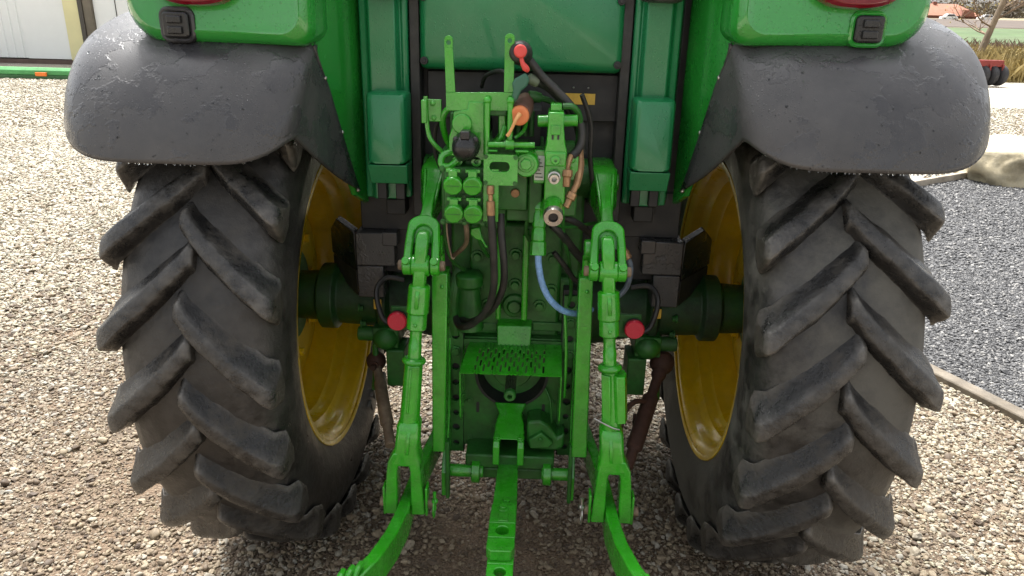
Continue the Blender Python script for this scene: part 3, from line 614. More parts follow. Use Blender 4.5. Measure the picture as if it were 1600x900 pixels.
# --- rockshaft arms, lift links, lower links
def hitch(s):
    ax = s * .2525
    S_ = []
    for (y, z, w, h, tz) in ((-.12, 1.31, .078, .15, 0), (-.22, 1.325, .076, .125, 0), (-.30, 1.325, .078, .112, .0), (-.318, 1.318, .074, .098, 0), (-.350, 1.302, .048, .08, 0), (-.40, 1.283, .032, .066, 0), (-.435, 1.268, .031, .06, 0), (-.475, 1.250, .036, .05, 0), (-.500, 1.236, .06, .046, 0), (-.515, 1.228, .072, .044, 0)):
        S_.append([(ax + dx, y + dz * .35, z + dz) for dx, dz in rrect(-w / 2, w / 2, -h / 2, h / 2, min(w, h) * .18, 3)])
    arm = MB().loft(S_).build('lift_arm', 'green', T, bevel=0, smooth=42)
    for dx in (-.026, .026):   # flanges of the I-shaped web
        MB().loft([[(ax + dx - .006, -.28, 1.262), (ax + dx + .006, -.28, 1.262), (ax + dx + .006, -.30, 1.372), (ax + dx - .006, -.30, 1.372)], [(ax + dx * .35 - .005, -.46, 1.235), (ax + dx * .35 + .005, -.46, 1.235), (ax + dx * .35 + .005, -.46, 1.262), (ax + dx * .35 - .005, -.46, 1.262)]]).build('arm_web', 'green', arm, bevel=.004)
    MB().cyl((s * .29, -.2, 1.325), (s * .305, -.2, 1.325), .028).build('arm_cap', 'green', arm)
    # fork: U in a plane tipped down
    tilt = R(52); d = Vector((0, -math.cos(tilt), -math.sin(tilt))); nrm = Vector((0, -math.sin(tilt), math.cos(tilt))); o = Vector((ax, -.500, 1.245))
    U = []
    for i in range(13):
        a = R(180 * i / 12); U.append((.052 * math.cos(a), -.048 * math.sin(a) * .75))
    pts_o = [(.049, .115), (.048, .05), (.045, .012)] + [(.045 * math.cos(R(a)), -.034 * math.sin(R(a)) + .004) for a in range(10, 171, 16)] + [(-.045, .012), (-.048, .05), (-.049, .115)]
    pts_i = [(-.027, .115), (-.0245, .05), (-.0245, .03)] + [(.0245 * math.cos(R(a)), -.026 * math.sin(R(a)) + .026) for a in range(165, 14, -15)] + [(.0245, .03), (.0245, .05), (.027, .115)]
    poly = pts_o + pts_i
    mb = MB().prism(poly, lambda x, t: o + Vector((x, 0, 0)) + d * t - nrm * .022, lambda x, t: o + Vector((x, 0, 0)) + d * t + nrm * .022)
    fk = mb.build('fork', 'green', arm, bevel=.005, smooth=40)
    pin = o + d * .112
    for dx in (-.038, .038):
        MB().rings(pin + Vector((dx - .013, 0, 0)), pin + Vector((dx + .013, 0, 0)), [(0, .023), (.12, .027), (.88, .027), (1, .023)], 24).build('fork_boss', 'green', fk, bevel=0)
        MB().rings(pin + nrm * .02 + Vector((dx, 0, 0)), pin + nrm * .042 + Vector((dx, -.006, 0)), [(0, .009), (.6, .009), (.61, .011), (1, .010)], 12).build('lock_pin', 'green', fk, bevel=.001)
    MB().cyl(pin + Vector((-.064, 0, 0)), pin + Vector((.064, 0, 0)), .014).build('fork_pin', 'bare', arm)
    # lift link
    tp, bt = Vector((ax + s * .002, pin.y, pin.z)), Vector((s * .296, -.635, .60)); ld = (bt - tp)
    zz = lambda z: tp + ld * ((tp.z - z) / (tp.z - bt.z))
    q = zz(1.16)
    eye = [(.019 * math.cos(R(a)), .028 * math.sin(R(a)) + .055) for a in range(0, 181, 15)]
    lk = MB().loft([[zz(z) + Vector((dx, dy, 0)) for dx, dy in rrect(-w, w, -t_, t_, .4 * min(w, t_), 3)] for z, w, t_ in ((1.252, .010, .010), (1.247, .0155, .018), (1.235, .017, .024), (1.21, .017, .028), (1.12, .017, .026), (1.105, .017, .024), (1.09, .018, .02))]).build('lift_link', 'green', T, bevel=0, smooth=40)
    MB().cyl(tp + Vector((-.025, 0, 0)), tp + Vector((.025, 0, 0)), .029, seg=24).build('link_eye', 'green', lk, bevel=.004)
    MB().rings(zz(1.105), zz(1.02), [(0, .024), (.06, .030), (.94, .031), (1, .026)], 20).loft([[zz(z) + Vector((dx, dy - .022, 0)) for dx, dy in ((-.007, 0), (.007, 0), (.005, -w), (-.005, -w))] for z, w in ((1.10, .004), (1.085, .016), (1.06, .017), (1.035, .004))]).build('link_sleeve', 'green', lk, bevel=.003)
    MB().rings(zz(1.022), zz(.975), [(0, .026), (.1, .0275), (.9, .0275), (1, .022)], 20).ball(zz(.998) + Vector((0, -.027, 0)), .006, 8, 6).build('link_collar', 'green', lk, bevel=0)
    MB().rings(zz(.98), zz(.885), [(0, .017), (.45, .017), (.5, .019), (1, .019)], 18).build('link_screw', 'green', lk)
    MB().rings(zz(.895), zz(.876), [(0, .026), (.3, .034), (.7, .034), (1, .027)], 22).build('link_flange', 'green', lk)
    if s < 0: MB().rings(zz(.878), zz(.70), [(0, .022), (.02, .026), (.85, .028), (1, .029)], 20).loft([[zz(z) + Vector((dx - .004, dy, 0)) for dx, dy in ((-.004, -.024), (.004, -.024), (.003, -.0305), (-.003, -.0305))] for z in (.872, .74)]).build('link_barrel', 'green', lk, bevel=.002)
    else:
        MB().loft([[zz(z) + Vector((dx + .008, dy, 0)) for dx, dy in ((-.034, -.02), (-.012, -.03), (-.002, -.018), (.008, -.034), (.03, -.03), (.038, -.006), (.034, .02), (-.03, .02))] for z in (.872, .735)]).rings(zz(.875), zz(.70), [(0, .022), (1, .028)], 18).ball(zz(.716) + Vector((.004, -.028, 0)), .006, 8, 6).build('link_barrel', 'green', lk, bevel=.003)
        MB().tube([zz(.745) + Vector((-.05, -.03, .004)), zz(.74) + Vector((-.03, -.034, 0)), zz(.73) + Vector((0, -.036, -.004)), zz(.725) + Vector((.022, -.03, -.008))], .0022, 6).build('spring_clip', 'steel', lk, bevel=0)
    MB().loft([[zz(z) + Vector((dx, dy, 0)) for dx, dy in rrect(-w, w, -t_, t_, .45 * min(w, t_), 4)] for z, w, t_ in ((.71, .028, .028), (.70, .033, .033), (.64, .034, .034), (.615, .037, .033), (.60, .042, .031), (.585, .044, .03))]).loft([[zz(z) + Vector((dx + s * -.004, dy - .03, 0)) for dx, dy in ((-.006, 0), (.006, 0), (.004, -w), (-.004, -w))] for z, w in ((.69, .002), (.66, .012), (.63, .009), (.615, .003))]).build('link_neck', 'green', lk, bevel=.003)
    # lower clevis: inverted U
    c0 = zz(.61); bx = s * .302; yb = -.638
    po = [(-.030, .62), (.030, .62), (.046, .588), (.050, .55), (.060, .412), (.020, .412), (.019, .56), (.015, .577), (-.015, .577), (-.019, .56), (-.020, .412), (-.060, .412), (-.050, .55), (-.046, .588)]
    cl = MB().xz([(bx + x + s * (.62 - z) * .01, z) for x, z in po], yb - .028, yb + .026).build('link_clevis', 'green', lk, bevel=.004)
    for dx in (-.066, .058): MB().box(bx + dx, bx + dx + .008, yb - .022, yb + .02, .405, .50).build('clevis_keeper', 'green', cl)
    pz = .437; MB().cyl((bx - .078, yb, pz), (bx + .082, yb, pz), .014).build('clevis_pin', 'bare', cl)
    # linch pin ring on the inner end
    inx = bx - s * .085; ring = [(inx, yb - .018 + .022 * math.cos(q_), pz - .008 + .027 * math.sin(q_)) for q_ in [2 * math.pi * i / 16 for i in range(17)]]
    MB().tube(ring, .0022, 6, 2).ball((inx, yb - .005, pz + .01), .010, 10, 6).cyl((inx, yb - .004, pz - .02), (inx, yb - .004, pz + .04), .005).build('linch_pin', 'steel' if s > 0 else 'green', cl, bevel=0)
    # lower link bar
    path = [(.205, -.02, .50), (.245, -.25, .478), (.288, -.50, .452), (.300, -.60, .44), (.304, -.70, .438), (.318, -.80, .438), (.345, -.895, .436), (.385, -.975, .432)]
    S_ = []; Pp = [Vector((s * x, y, z)) for x, y, z in path]
    for i, p in enumerate(Pp):
        t = (Pp[min(i + 1, 7)] - Pp[max(i - 1, 0)]).normalized(); n = Vector((t.y, -t.x, 0)).normalized(); hh = .045 if i else .05; w = .0155 if i < 4 else .018
        S_.append([p + n * dx + Vector((0, 0, dz - .03)) for dx, dz in ((-w, -hh), (w, -hh), (w, hh), (-w, hh))])
    ll = MB().loft(S_).build('lower_link', 'green', T, bevel=.004)
    e = Pp[-1]; MB().ball(e + Vector((s * .01, -.02, -.03)), .045, 16, 10, (.7, 1, 1)).build('link_ball', 'steel', ll, bevel=0)
    for k, (dx, dy) in enumerate(((.0, .035), (.020, .02), (-.018, .05))):
        MB().tube([e + Vector((s * dx, dy - .01, .03)), e + Vector((s * (dx + .006), dy - .035, .028)), e + Vector((s * (dx + .014), dy - .055, .0)), e + Vector((s * (dx + .016), dy - .06, -.05))], .0085, 8).build('hook_claw', 'green', ll, bevel=0)
    # square cover bar with its rod and eye
    x0, x1, xb0, xb1 = ((-.236, -.190, -.240, -.202) if s < 0 else (.182, .222, .187, .234)); zt = 1.112; zb = .536
    cb = MB().loft([[(x0, -.5, zt), (x1, -.5, zt), (x1, -.43, zt), (x0, -.43, zt)], [(xb0, -.52, zb), (xb1, -.52, zb), (xb1, -.445, zb), (xb0, -.445, zb)]]).build('stabilizer_bar', 'green', T, bevel=.004)
    MB().ball((s * .206, -.503, 1.072), .006, 8, 6).build('bar_rivet', 'green', cb, bevel=0)
    xm = (x0 + x1) / 2; MB().cyl((xm, -.47, 1.105), (xm, -.48, 1.175), .0125).build('bar_rod', 'green', cb)
    MB().rings((xm - .011, -.49, 1.192), (xm + .011, -.49, 1.192), [(0, .026), (.15, .030), (.85, .030), (1, .026)], 22).build('bar_eye', 'green', cb, bevel=0)
    MB().cyl((xm, -.49, 1.192), (ax, -.50, 1.195), .010).build('bar_pin', 'green', cb)
    MB().box(xm - s * .012 - .006, xm - s * .012 + .006, -.47, -.44, .33, .54).build('bar_tongue', 'green_cast', cb)
hitch(-1); hitch(1)
MB().cyl((-.30, -.16, 1.325), (.30, -.16, 1.325), .062, seg=28).build('rockshaft', 'green_cast', T)

# --- drawbar and its support
def drawbar():
    cx = -.010
    def flat_hole(mb, x0, x1, y0, y1, cy, r, z0, z1):
        h = MB().holed(x0, x1, y0, y1, cx, cy, r, z0, z1, 24); mb.add([(x, z, y) for x, y, z in h.v], h.f)
    mb = MB().xy([(cx - .030, -.22), (cx + .030, -.22), (cx + .036, -.6), (cx + .035, -.868), (cx - .036, -.868), (cx - .036, -.6)], .375, .422)
    flat_hole(mb, cx - .036, cx + .035, -.928, -.868, -.898, .0165, .375, .422)
    mb.xy([(cx + .035, -.928), (cx + .033, -.952), (cx + .022, -.972), (cx - .022, -.972), (cx - .034, -.952), (cx - .036, -.928)], .375, .422)
    db = mb.build('drawbar', 'green', T, bevel=.002)
    mb = MB().xy([(cx - .036, -.655), (cx + .034, -.655), (cx + .036, -.74), (cx - .039, -.74), (cx - .038, -.70)], .4235, .456)
    flat_hole(mb, cx - .039, cx + .036, -.802, -.74, -.772, .0185, .4235, .456)
    mb.xy([(cx + .036, -.802), (cx + .036, -.84), (cx + .026, -.858), (cx - .028, -.86), (cx - .040, -.845), (cx - .039, -.802)], .4235, .456)
    mb.build('hammer_strap', 'green', db, bevel=.002)
    MB().hexbolt((cx + .004, -.60, .422), (0, 0, 1), .011, .012).build('bolt', 'green', db, bevel=.001); MB().hexbolt((cx - .002, -.675, .456), (0, 0, 1), .011, .010).build('bolt', 'green', db, bevel=.001)
    MB().box(cx - .014, cx + .014, -.735, -.70, .456, .459).build('wear_pad', 'green', db)
    sp = MB().loft([[(cx - .052, -.31, .602), (cx + .054, -.31, .602), (cx + .054, -.295, .585), (cx - .052, -.295, .585)], [(cx - .034, -.34, .577), (cx + .038, -.34, .577), (cx + .038, -.3, .56), (cx - .034, -.3, .56)], [(cx - .044, -.375, .555), (cx + .048, -.375, .555), (cx + .048, -.3, .55), (cx - .044, -.3, .55)], [(cx - .048, -.425, .530), (cx + .050, -.425, .530), (cx + .050, -.3, .515), (cx - .048, -.3, .515)]]).build('drawbar_support', 'green', T, bevel=.004)
    for x in (cx - .038, cx + .040): MB().yz([(-.43, .528), (-.445, .515), (-.445, .45), (-.43, .438), (-.36, .43), (-.30, .43), (-.30, .515)], x - .0105, x + .0105).build('support_ear', 'green', sp, bevel=.003)
    for x in (cx - .036, cx + .038): MB().hexbolt((x, -.415, .531), (0, -.25, 1), .009, .008).build('bolt', 'green', sp, bevel=.001)
    # hook casting beside the support
    MB().xz([(cx + .058, .572), (cx + .10, .578), (cx + .128, .562), (cx + .158, .518), (cx + .180, .534), (cx + .180, .482), (cx + .155, .468), (cx + .07, .470), (cx + .058, .50)], -.38, -.30).build('latch_casting', 'green_cast', T, bevel=.008)
    MB().xz([(cx + .064, .515), (cx + .105, .545), (cx + .145, .508), (cx + .13, .488), (cx + .07, .484)], -.398, -.372).cyl((cx + .103, -.395, .522), (cx + .103, -.405, .522), .007).build('latch_plate', 'green_cast', T, bevel=.004)
    MB().box(-.15, .14, -.40, -.2, .405, .455).box(-.125, .115, -.39, -.2, .36, .40).build('hitch_frame', 'green_cast', T, bevel=.006)
    for a, b in ((-.215, -.09), (.10, .205)): MB().cyl((a, -.40, .393), (b, -.40, .393), .021, seg=20).build('cross_shaft', 'green', T)
    for x in (-.115, .118): MB().rings((x - .014, -.40, .393), (x + .014, -.40, .393), [(0, .034), (.1, .038), (.9, .038), (1, .034)], 26).build('shaft_collar', 'green', T, bevel=0)
    MB().box(.145, .160, -.31, -.295, .52, .66).tube([(.105, -.31, .66), (.122, -.33, .62), (.128, -.335, .53)], .004, 6).build('return_spring', 'green_cast', T, bevel=.001)
    MB().tube([(.148, -.44, .99), (.156, -.45, .9), (.160, -.45, .8), (.160, -.44, .70)], .0045, 6).build('pull_cable', 'green', T, bevel=0)
drawbar()

# --- hydraulic valve block, couplers, hoses
def hydraulics():
    vb = MB().box(-.205, -.145, -.50, -.2, 1.27, 1.46).box(-.143, -.09, -.505, -.2, 1.265, 1.465).box(-.088, .03, -.46, -.2, 1.29, 1.48).box(.032, .07, -.48, -.2, 1.26, 1.46).box(.118, .165, -.47, -.2, 1.28, 1.45).box(-.19, -.10, -.42, -.2, 1.46, 1.55).build('valve_block', 'green_cast', T, bevel=.005)
    # four coupler caps
    for (x, z) in ((-.164, 1.386), (-.113, 1.386), (-.162, 1.311), (-.111, 1.311)):
        cp = MB().rings((x, -.46, z), (x, -.575, z), [(0, .021), (.8, .021), (.85, .0235), (1, .0235)], 20).build('coupler', 'green', T)
        MB().rings((x, -.574, z), (x, -.592, z - .004), [(0, .0245), (.15, .0262), (.75, .0262), (1, .0235)], 10).box(x - .011, x + .011, -.588, -.56, z + .018, z + .037).box(x - .019, x + .019, -.578, -.563, z + .030, z + .039).build('dust_cap', 'green', cp, bevel=.0015)
        MB().box(x - .018, x + .018, -.5935, -.5915, z - .0032, z - .0012).build('cap_rib', 'green_cast', cp, bevel=.0005)
    MB().box(-.192, -.085, -.545, -.46, 1.270, 1.425).build('coupler_plate', 'green_cast', T, bevel=.004)
    for (x, z) in ((-.158, 1.437), (-.108, 1.437)):
        MB().rings((x, -.50, z), (x, -.53, z), [(0, .016), (.7, .016), (1, .013), (1, .006), (.5, .005), (.5, .0004)], 16, False).build('port', 'green', T, bevel=0)
    # seven-pin trailer socket
    sx_, sz_ = -.133, 1.487
    so = MB().rings((sx_, -.50, sz_), (sx_, -.598, sz_ - .012), [(0, .030), (.35, .031), (.37, .0355), (.62, .0358), (.8, .033), (.93, .024), (1, .010)], 30).build('trailer_socket', 'blackgloss', T, bevel=0)
    MB().box(sx_ - .011, sx_ + .013, -.592, -.55, sz_ + .016, sz_ + .037).build('socket_hinge', 'blackgloss', so, bevel=.003)
    for dx in (-.024, .026): MB().ball((sx_ + dx, -.572, sz_ + .014), .008, 10, 6).build('socket_screw', 'steel' if False else 'black', so, bevel=0)
    MB().xz([(sx_ - .047, 1.50), (sx_ - .038, 1.525), (sx_ - .034, 1.565), (sx_ + .002, 1.572), (sx_ + .004, 1.592), (sx_ + .045, 1.592), (sx_ + .047, 1.44), (sx_ + .02, 1.44), (sx_ - .047, 1.452)], -.53, -.50).build('socket_bracket', 'green', T, bevel=.003)
    MB().cyl((sx_ - .012, -.50, 1.535), (sx_ - .012, -.54, 1.535), .026).build('socket_boss', 'green', T)
    MB().tube([(sx_ - .01, -.5, 1.565), (sx_ - .045, -.505, 1.572), (sx_ - .066, -.50, 1.545), (sx_ - .064, -.48, 1.50), (sx_ - .05, -.46, 1.46)], .0085, 10).build('socket_cable', 'green', T, bevel=0)
    MB().tube([(sx_ - .032, -.52, 1.462), (sx_ - .062, -.53, 1.452), (sx_ - .066, -.535, 1.428), (sx_ - .045, -.54, 1.425), (sx_ - .022, -.54, 1.442)], .009, 10).build('cable_loop', 'green', T, bevel=0)
    MB().tube([(-.095, -.47, 1.60), (-.065, -.45, 1.60), (-.045, -.45, 1.555), (-.05, -.45, 1.50), (-.078, -.46, 1.47)], .006, 8).build('pipe', 'green', T, bevel=0)
    # U-shaped bracket
    def lug_top(x0, x1, z): return [(x1, z - .014)] + [((x0 + x1) / 2 + (x1 - x0) / 2 * math.cos(R(a)), z - .012 + .012 * math.sin(R(a))) for a in range(20, 161, 20)] + [(x0, z - .014)]
    fk = MB()
    xs = (-.190, -.166, -.038, -.013); poly = [(xs[0] + .004, 1.566), (xs[3] + .005, 1.571), (xs[3], 1.70)]
    fk.xz([(-.187, 1.567), (-.010, 1.571), (-.012, 1.616), (-.040, 1.616), (-.163, 1.613), (-.187, 1.613)], -.526, -.514)
    for (x0, x1, zb, zt, xb) in ((-.190, -.169, 1.6135, 1.752, .003), (-.038, -.0135, 1.6165, 1.760, 0)):
        zc = zt - .017; fk.xz([(x0 + xb, zb), (x1 + xb + (.003 if xb else 0), zb), (x1, zc - .012), (x0, zc - .012)], -.526, -.514)
        fk.holed(x0, x1, zc - .012, zc + .006, (x0 + x1) / 2, zc - .001, .0058, -.526, -.514, 16)
        fk.xz([(x0, zc + .006), (x1, zc + .006)] + [((x0 + x1) / 2 + (x1 - x0) / 2 * math.cos(R(a)), zc + .006 + .010 * math.sin(R(a))) for a in range(20, 161, 20)], -.526, -.514)
    fk.build('fork_bracket', 'green', T, bevel=.0012)
    MB().box(-.17, -.03, -.513, -.44, 1.555, 1.57).build('bracket_foot', 'green_cast', T)
    # small lamp socket on a bent stalk
    MB().box(-.246, -.202, -.505, -.495, 1.535, 1.592).box(-.252, -.238, -.525, -.495, 1.533, 1.592).hexbolt((-.222, -.506, 1.545), (0, -1, 0), .005, .005).hexbolt((-.224, -.506, 1.582), (0, -1, 0), .005, .005).build('stalk_plate', 'green', T, bevel=.002)
    MB().tube([(-.242, -.51, 1.60), (-.242, -.51, 1.56), (-.236, -.51, 1.505), (-.222, -.51, 1.478), (-.190, -.50, 1.445)], .006, 8, 4).build('stalk', 'green', T, bevel=0)
    # red cap and its holder, flap, orange cap
    MB().rings((.004, -.46, 1.708), (-.002, -.535, 1.716), [(0, .028), (.5, .031), (.9, .026), (1, .02)], 20).build('breakaway_socket', 'blackrub', T, bevel=.002)
    cp = MB().rings((.002, -.535, 1.718), (.002, -.552, 1.718), [(0, .0165), (.8, .0165), (1, .013)], 22).build('red_cap', 'redcap', T)
    MB().tube([(.004, -.54, 1.705), (.008, -.542, 1.69), (.016, -.54, 1.678), (.022, -.535, 1.672)], [.005, .006, .009, .006], 8).build('cap_strap', 'redcap', cp, bevel=0)
    MB().xz([(.004, 1.66), (.016, 1.668), (.026, 1.652), (.022, 1.636), (.006, 1.622), (-.002, 1.602), (-.014, 1.59), (-.018, 1.60), (-.014, 1.625), (-.018, 1.64), (-.010, 1.652)], -.545, -.530).build('flap', 'teal', T, bevel=.005)
    MB().rings((.016, -.42, 1.585), (.003, -.535, 1.563), [(0, .024), (.45, .025), (.47, .029), (1, .0285)], 22).build('brown_coupler', mat('brown_rubber', (.1, .045, .03), .6), T, bevel=.002)
    cp = MB().rings((.003, -.535, 1.562), (.003, -.551, 1.560), [(0, .0255), (.75, .0255), (1, .022)], 26).build('orange_cap', 'orange', T)
    MB().tube([(.004, -.556, 1.566), (-.004, -.568, 1.555), (-.014, -.566, 1.532), (-.022, -.562, 1.517), (-.026, -.56, 1.512)], [.0065, .0045, .004, .0045, .005], 8).build('cap_cord', 'peach', cp, bevel=0)
    # control rods and bar
    for x, z0, z1 in ((-.079, 1.44, 1.597), (-.020, 1.485, 1.598)): MB().cyl((x, -.55, z0), (x, -.545, z1), .0075, seg=12).ball((x, -.545, z1), .010, 10, 6).build('control_rod', 'green', T, bevel=0)
    MB().cyl((-.075, -.56, 1.488), (.045, -.56, 1.490), .0075, seg=12).rings((-.030, -.56, 1.489), (-.008, -.56, 1.489), [(0, .0125), (1, .0125)], 14).build('control_bar', 'green', T, bevel=.001)
    MB().box(-.075, -.05, -.566, -.55, 1.470, 1.476).box(-.005, .03, -.566, -.55, 1.470, 1.477).build('control_lever', 'green', T)
    # plate with an oval slot
    mb = MB(); outer = rrect(-.085, .003, 1.385, 1.465, .006, 4); inner = rrect(-.070, -.018, 1.420, 1.446, .0125, 4)
    for yy in (0,):
        o_ = [[(x, y, z) for x, z in L] for L, y in ((outer, -.572), (inner, -.572), (inner, -.56), (outer, -.56))]; mb.loft(o_ + [o_[0]], cap=False)
    mb.build('slotted_plate', 'green', T, bevel=.001)
    MB().rings((.024, -.47, 1.436), (.024, -.555, 1.436), [(0, .036), (.6, .036), (.85, .034), (1, .03)], 26).build('spool_boss', 'green', T, bevel=.002); MB().hexbolt((.024, -.556, 1.44), (0, -1, 0), .0155, .014).build('spool_bolt', 'green', T, bevel=.002)
    wl2 = MB().box(.046, .072, -.5155, -.5145, 1.39, 1.455).build('data_label', 'label_w', T, bevel=0)
    MB().box(.044, .074, -.514, -.45, 1.38, 1.47).build('label_block', 'green', T)
    for k in range(6): MB().box(.049, .069 - (k % 3) * .004, -.5166, -.5156, 1.397 + k * .0095, 1.3995 + k * .0095).build('print_line', 'ink', wl2, bevel=0)
    MB().box(-.075, .06, -.40, -.2, 1.46, 1.56).build('recess_shade', 'black', T)  # solid black box standing in for the shade of the valve recess
    for (x, y, z) in ((-.196, -.545, 1.275), (-.138, -.545, 1.348), (-.088, -.545, 1.275), (-.138, -.545, 1.275), (-.196, -.545, 1.42), (-.088, -.545, 1.348)): MB().hexbolt((x, y, z), (0, -1, 0), .0055, .007).build('valve_screw', 'green_cast', vb, bevel=.0008)
    for (x, y, z) in ((-.08, -.572, 1.391), (-.003, -.572, 1.391), (-.08, -.572, 1.459), (-.003, -.572, 1.459)): MB().hexbolt((x, y, z), (0, -1, 0), .004, .004).build('plate_screw', 'green_cast', vb, bevel=0)
    for k, (x, z, l) in enumerate(((.02, 1.40, .035), (.045, 1.36, .03), (-.005, 1.345, .04), (-.075, 1.30, .04), (.145, 1.31, .03), (.15, 1.36, .03))): MB().rings((x, -.43, z), (x, -.43 - l, z - .004), [(0, .014), (.3, .014), (.32, .0105), (.8, .0105), (.82, .013), (1, .012)], 10).build('port_plug', 'green_cast' if k % 2 else 'brass', vb, bevel=.001)
    for pts in ([(-.20, -.46, 1.27), (-.205, -.44, 1.20), (-.19, -.40, 1.12), (-.16, -.34, 1.07)], [(-.10, -.47, 1.27), (-.105, -.45, 1.20), (-.085, -.40, 1.14), (-.08, -.3, 1.10)], [(.03, -.43, 1.26), (.028, -.41, 1.21), (.05, -.36, 1.16), (.06, -.29, 1.14)], [(.13, -.46, 1.28), (.135, -.44, 1.22), (.155, -.40, 1.13), (.17, -.33, 1.02), (.165, -.30, .95)], [(.10, -.5, 1.30), (.11, -.47, 1.26), (.15, -.43, 1.24), (.20, -.38, 1.235), (.24, -.3, 1.22)]): MB().tube(pts, .0055, 8).build('steel_pipe', 'green_cast', T, bevel=0)
    MB().tube([(-.20, -.42, 1.56), (-.235, -.38, 1.50), (-.24, -.35, 1.42), (-.22, -.33, 1.36)], .006, 8).tube([(.17, -.36, 1.60), (.20, -.34, 1.52), (.205, -.33, 1.42), (.22, -.3, 1.33)], .007, 8).tube([(-.02, -.44, 1.64), (-.05, -.40, 1.66), (-.10, -.3, 1.64), (-.12, -.2, 1.6)], .006, 8).build('wiring', 'blackrub', T, bevel=0)
    # pipe stack in the shade behind
    for k in range(4): MB().cyl((-.02 + k * .018, -.42, 1.49), (-.02 + k * .018, -.42, 1.56), .0075).build('spool_tube', 'green_cast', T)
    MB().box(-.052, -.035, -.50, -.46, 1.49, 1.585).cyl((-.043, -.48, 1.50), (-.043, -.48, 1.60), .011).build('solenoid', 'green', T, bevel=.002)
    MB().tube([(-.07, -.52, 1.48), (-.045, -.53, 1.50), (-.035, -.52, 1.53)], .0065, 8).tube([(-.008, -.5, 1.498), (.015, -.5, 1.518), (.022, -.48, 1.545)], .005, 8).build('pipe', 'green', T, bevel=0)
    # tower valve with couplers
    MB().xz([(.074, 1.30), (.130, 1.30), (.128, 1.45), (.130, 1.468), (.124, 1.492), (.119, 1.53), (.118, 1.572), (.077, 1.572), (.077, 1.53), (.075, 1.492), (.070, 1.468), (.073, 1.45)], -.545, -.44).box(.0735, .1275, -.556, -.54, 1.435, 1.472).build('tower_valve', 'green', T, bevel=.004)
    MB().box(.085, .1105, -.55, -.54, 1.515, 1.54).cyl((.05, -.50, 1.543), (.155, -.50, 1.548), .0155, seg=18).box(.083, .112, -.52, -.48, 1.572, 1.59).build('valve_head', 'green', T, bevel=.002)
    for dx in (.0905, .105): MB().box(dx - .0025, dx + .0025, -.5465, -.5445, 1.503, 1.535).build('valve_slot', 'black', T, bevel=0)
    MB().rings((.1, -.555, 1.452), (.1, -.566, 1.452), [(0, .012), (.8, .012), (1, .009), (1, .004), (.3, .004), (.3, .0003)], 18, False).build('port', 'green', T, bevel=0)
    for dx in (-.018, .018): MB().hexbolt((.1 + dx, -.557, 1.452), (0, -1, 0), .0035, .004).build('screw', 'green', T, bevel=0)
    MB().rings((.098, -.545, 1.41), (.098, -.59, 1.408), [(0, .0165), (.55, .0165), (.6, .0135), (1, .0125), (1, .007), (.5, .006), (.5, .0003)], 22, False).build('quick_coupler', 'steel', T, bevel=0)
    MB().rings((.099, -.52, 1.335), (.099, -.60, 1.318), [(0, .0255), (1, .0255)], 24).build('coupler', 'green', T, bevel=.003)
    MB().rings((.099, -.598, 1.3185), (.099, -.618, 1.3145), [(0, .0262), (.7, .0262), (1, .0245), (1, .013), (.1, .012), (-.4, .012), (-.4, .0003)], 26, False).build('quick_coupler', 'steel', T, bevel=0)
    MB().rings((.099, -.606, 1.317), (.099, -.611, 1.316), [(0, .0115), (1, .0115)], 18).build('coupler_bore', 'black', T, bevel=0)
    MB().box(-.03, .06, -.44, -.2, 1.255, 1.36).box(-.09, -.03, -.43, -.2, 1.23, 1.33).box(.03, .075, -.42, -.2, 1.32, 1.40).build('valve_base', 'green_cast', T, bevel=.004)
    MB().hexbolt((.012, -.44, 1.31), (0, -1, 0), .018, .016).build('spool_bolt', 'green_cast', T, bevel=.002)
    # bracket with a fitting and the pair of black hoses
    mb = MB().holed(-.086, -.046, 1.385, 1.425, -.066, 1.402, .0155, -.566, -.554, 20).box(-.086, -.046, -.566, -.554, 1.285, 1.385).build('hose_bracket', 'green', T, bevel=.002)
    MB().rings((-.067, -.575, 1.385), (-.064, -.58, 1.305), [(0, .007), (.05, .010), (.28, .010), (.3, .0065), (.5, .0065), (.52, .0115), (.98, .0115), (1, .009)], 12).build('hose_fitting', 'brass', T, bevel=.001)
    MB().tube([(-.064, -.58, 1.31), (-.060, -.575, 1.25), (-.056, -.56, 1.17), (-.057, -.53, 1.09), (-.075, -.49, 1.01), (-.115, -.45, .945), (-.155, -.41, .91), (-.178, -.36, .90), (-.19, -.30, .905)], .0105, 12).build('hydraulic_hose', 'blackrub', T, bevel=0)
    MB().tube([(-.042, -.50, 1.29), (-.038, -.52, 1.23), (-.030, -.52, 1.15), (-.032, -.50, 1.08), (-.055, -.47, 1.01), (-.095, -.43, .955), (-.14, -.38, .915), (-.17, -.32, .90)], .0105, 12).build('hydraulic_hose', 'blackrub', T, bevel=0)
    MB().tube([(-.14, -.52, 1.28), (-.135, -.51, 1.24), (-.142, -.46, 1.19), (-.17, -.42, 1.15), (-.2, -.35, 1.11)], .007, 8).tube([(-.188, -.53, 1.29), (-.186, -.53, 1.23), (-.176, -.525, 1.17), (-.168, -.52, 1.165)], .0025, 6).build('wire', 'bare', T, bevel=0)
    MB().xz([(-.125, 1.245), (-.100, 1.25), (-.094, 1.225), (-.085, 1.205), (-.075, 1.192), (-.083, 1.19), (-.097, 1.212), (-.112, 1.215), (-.126, 1.228)], -.50, -.488).build('hanging_tab', 'green', T, bevel=.003)
    # pipe union, blue hose and hoses to the side
    MB().rings((.064, -.46, 1.33), (.063, -.50, 1.175), [(0, .012), (.08, .018), (.2, .019), (.22, .016), (.3, .019), (.5, .019), (.52, .0165), (.6, .020), (.74, .020), (.75, .018), (.77, .0225), (1, .0235)], 8).build('pipe_union', 'green', T, bevel=.001)
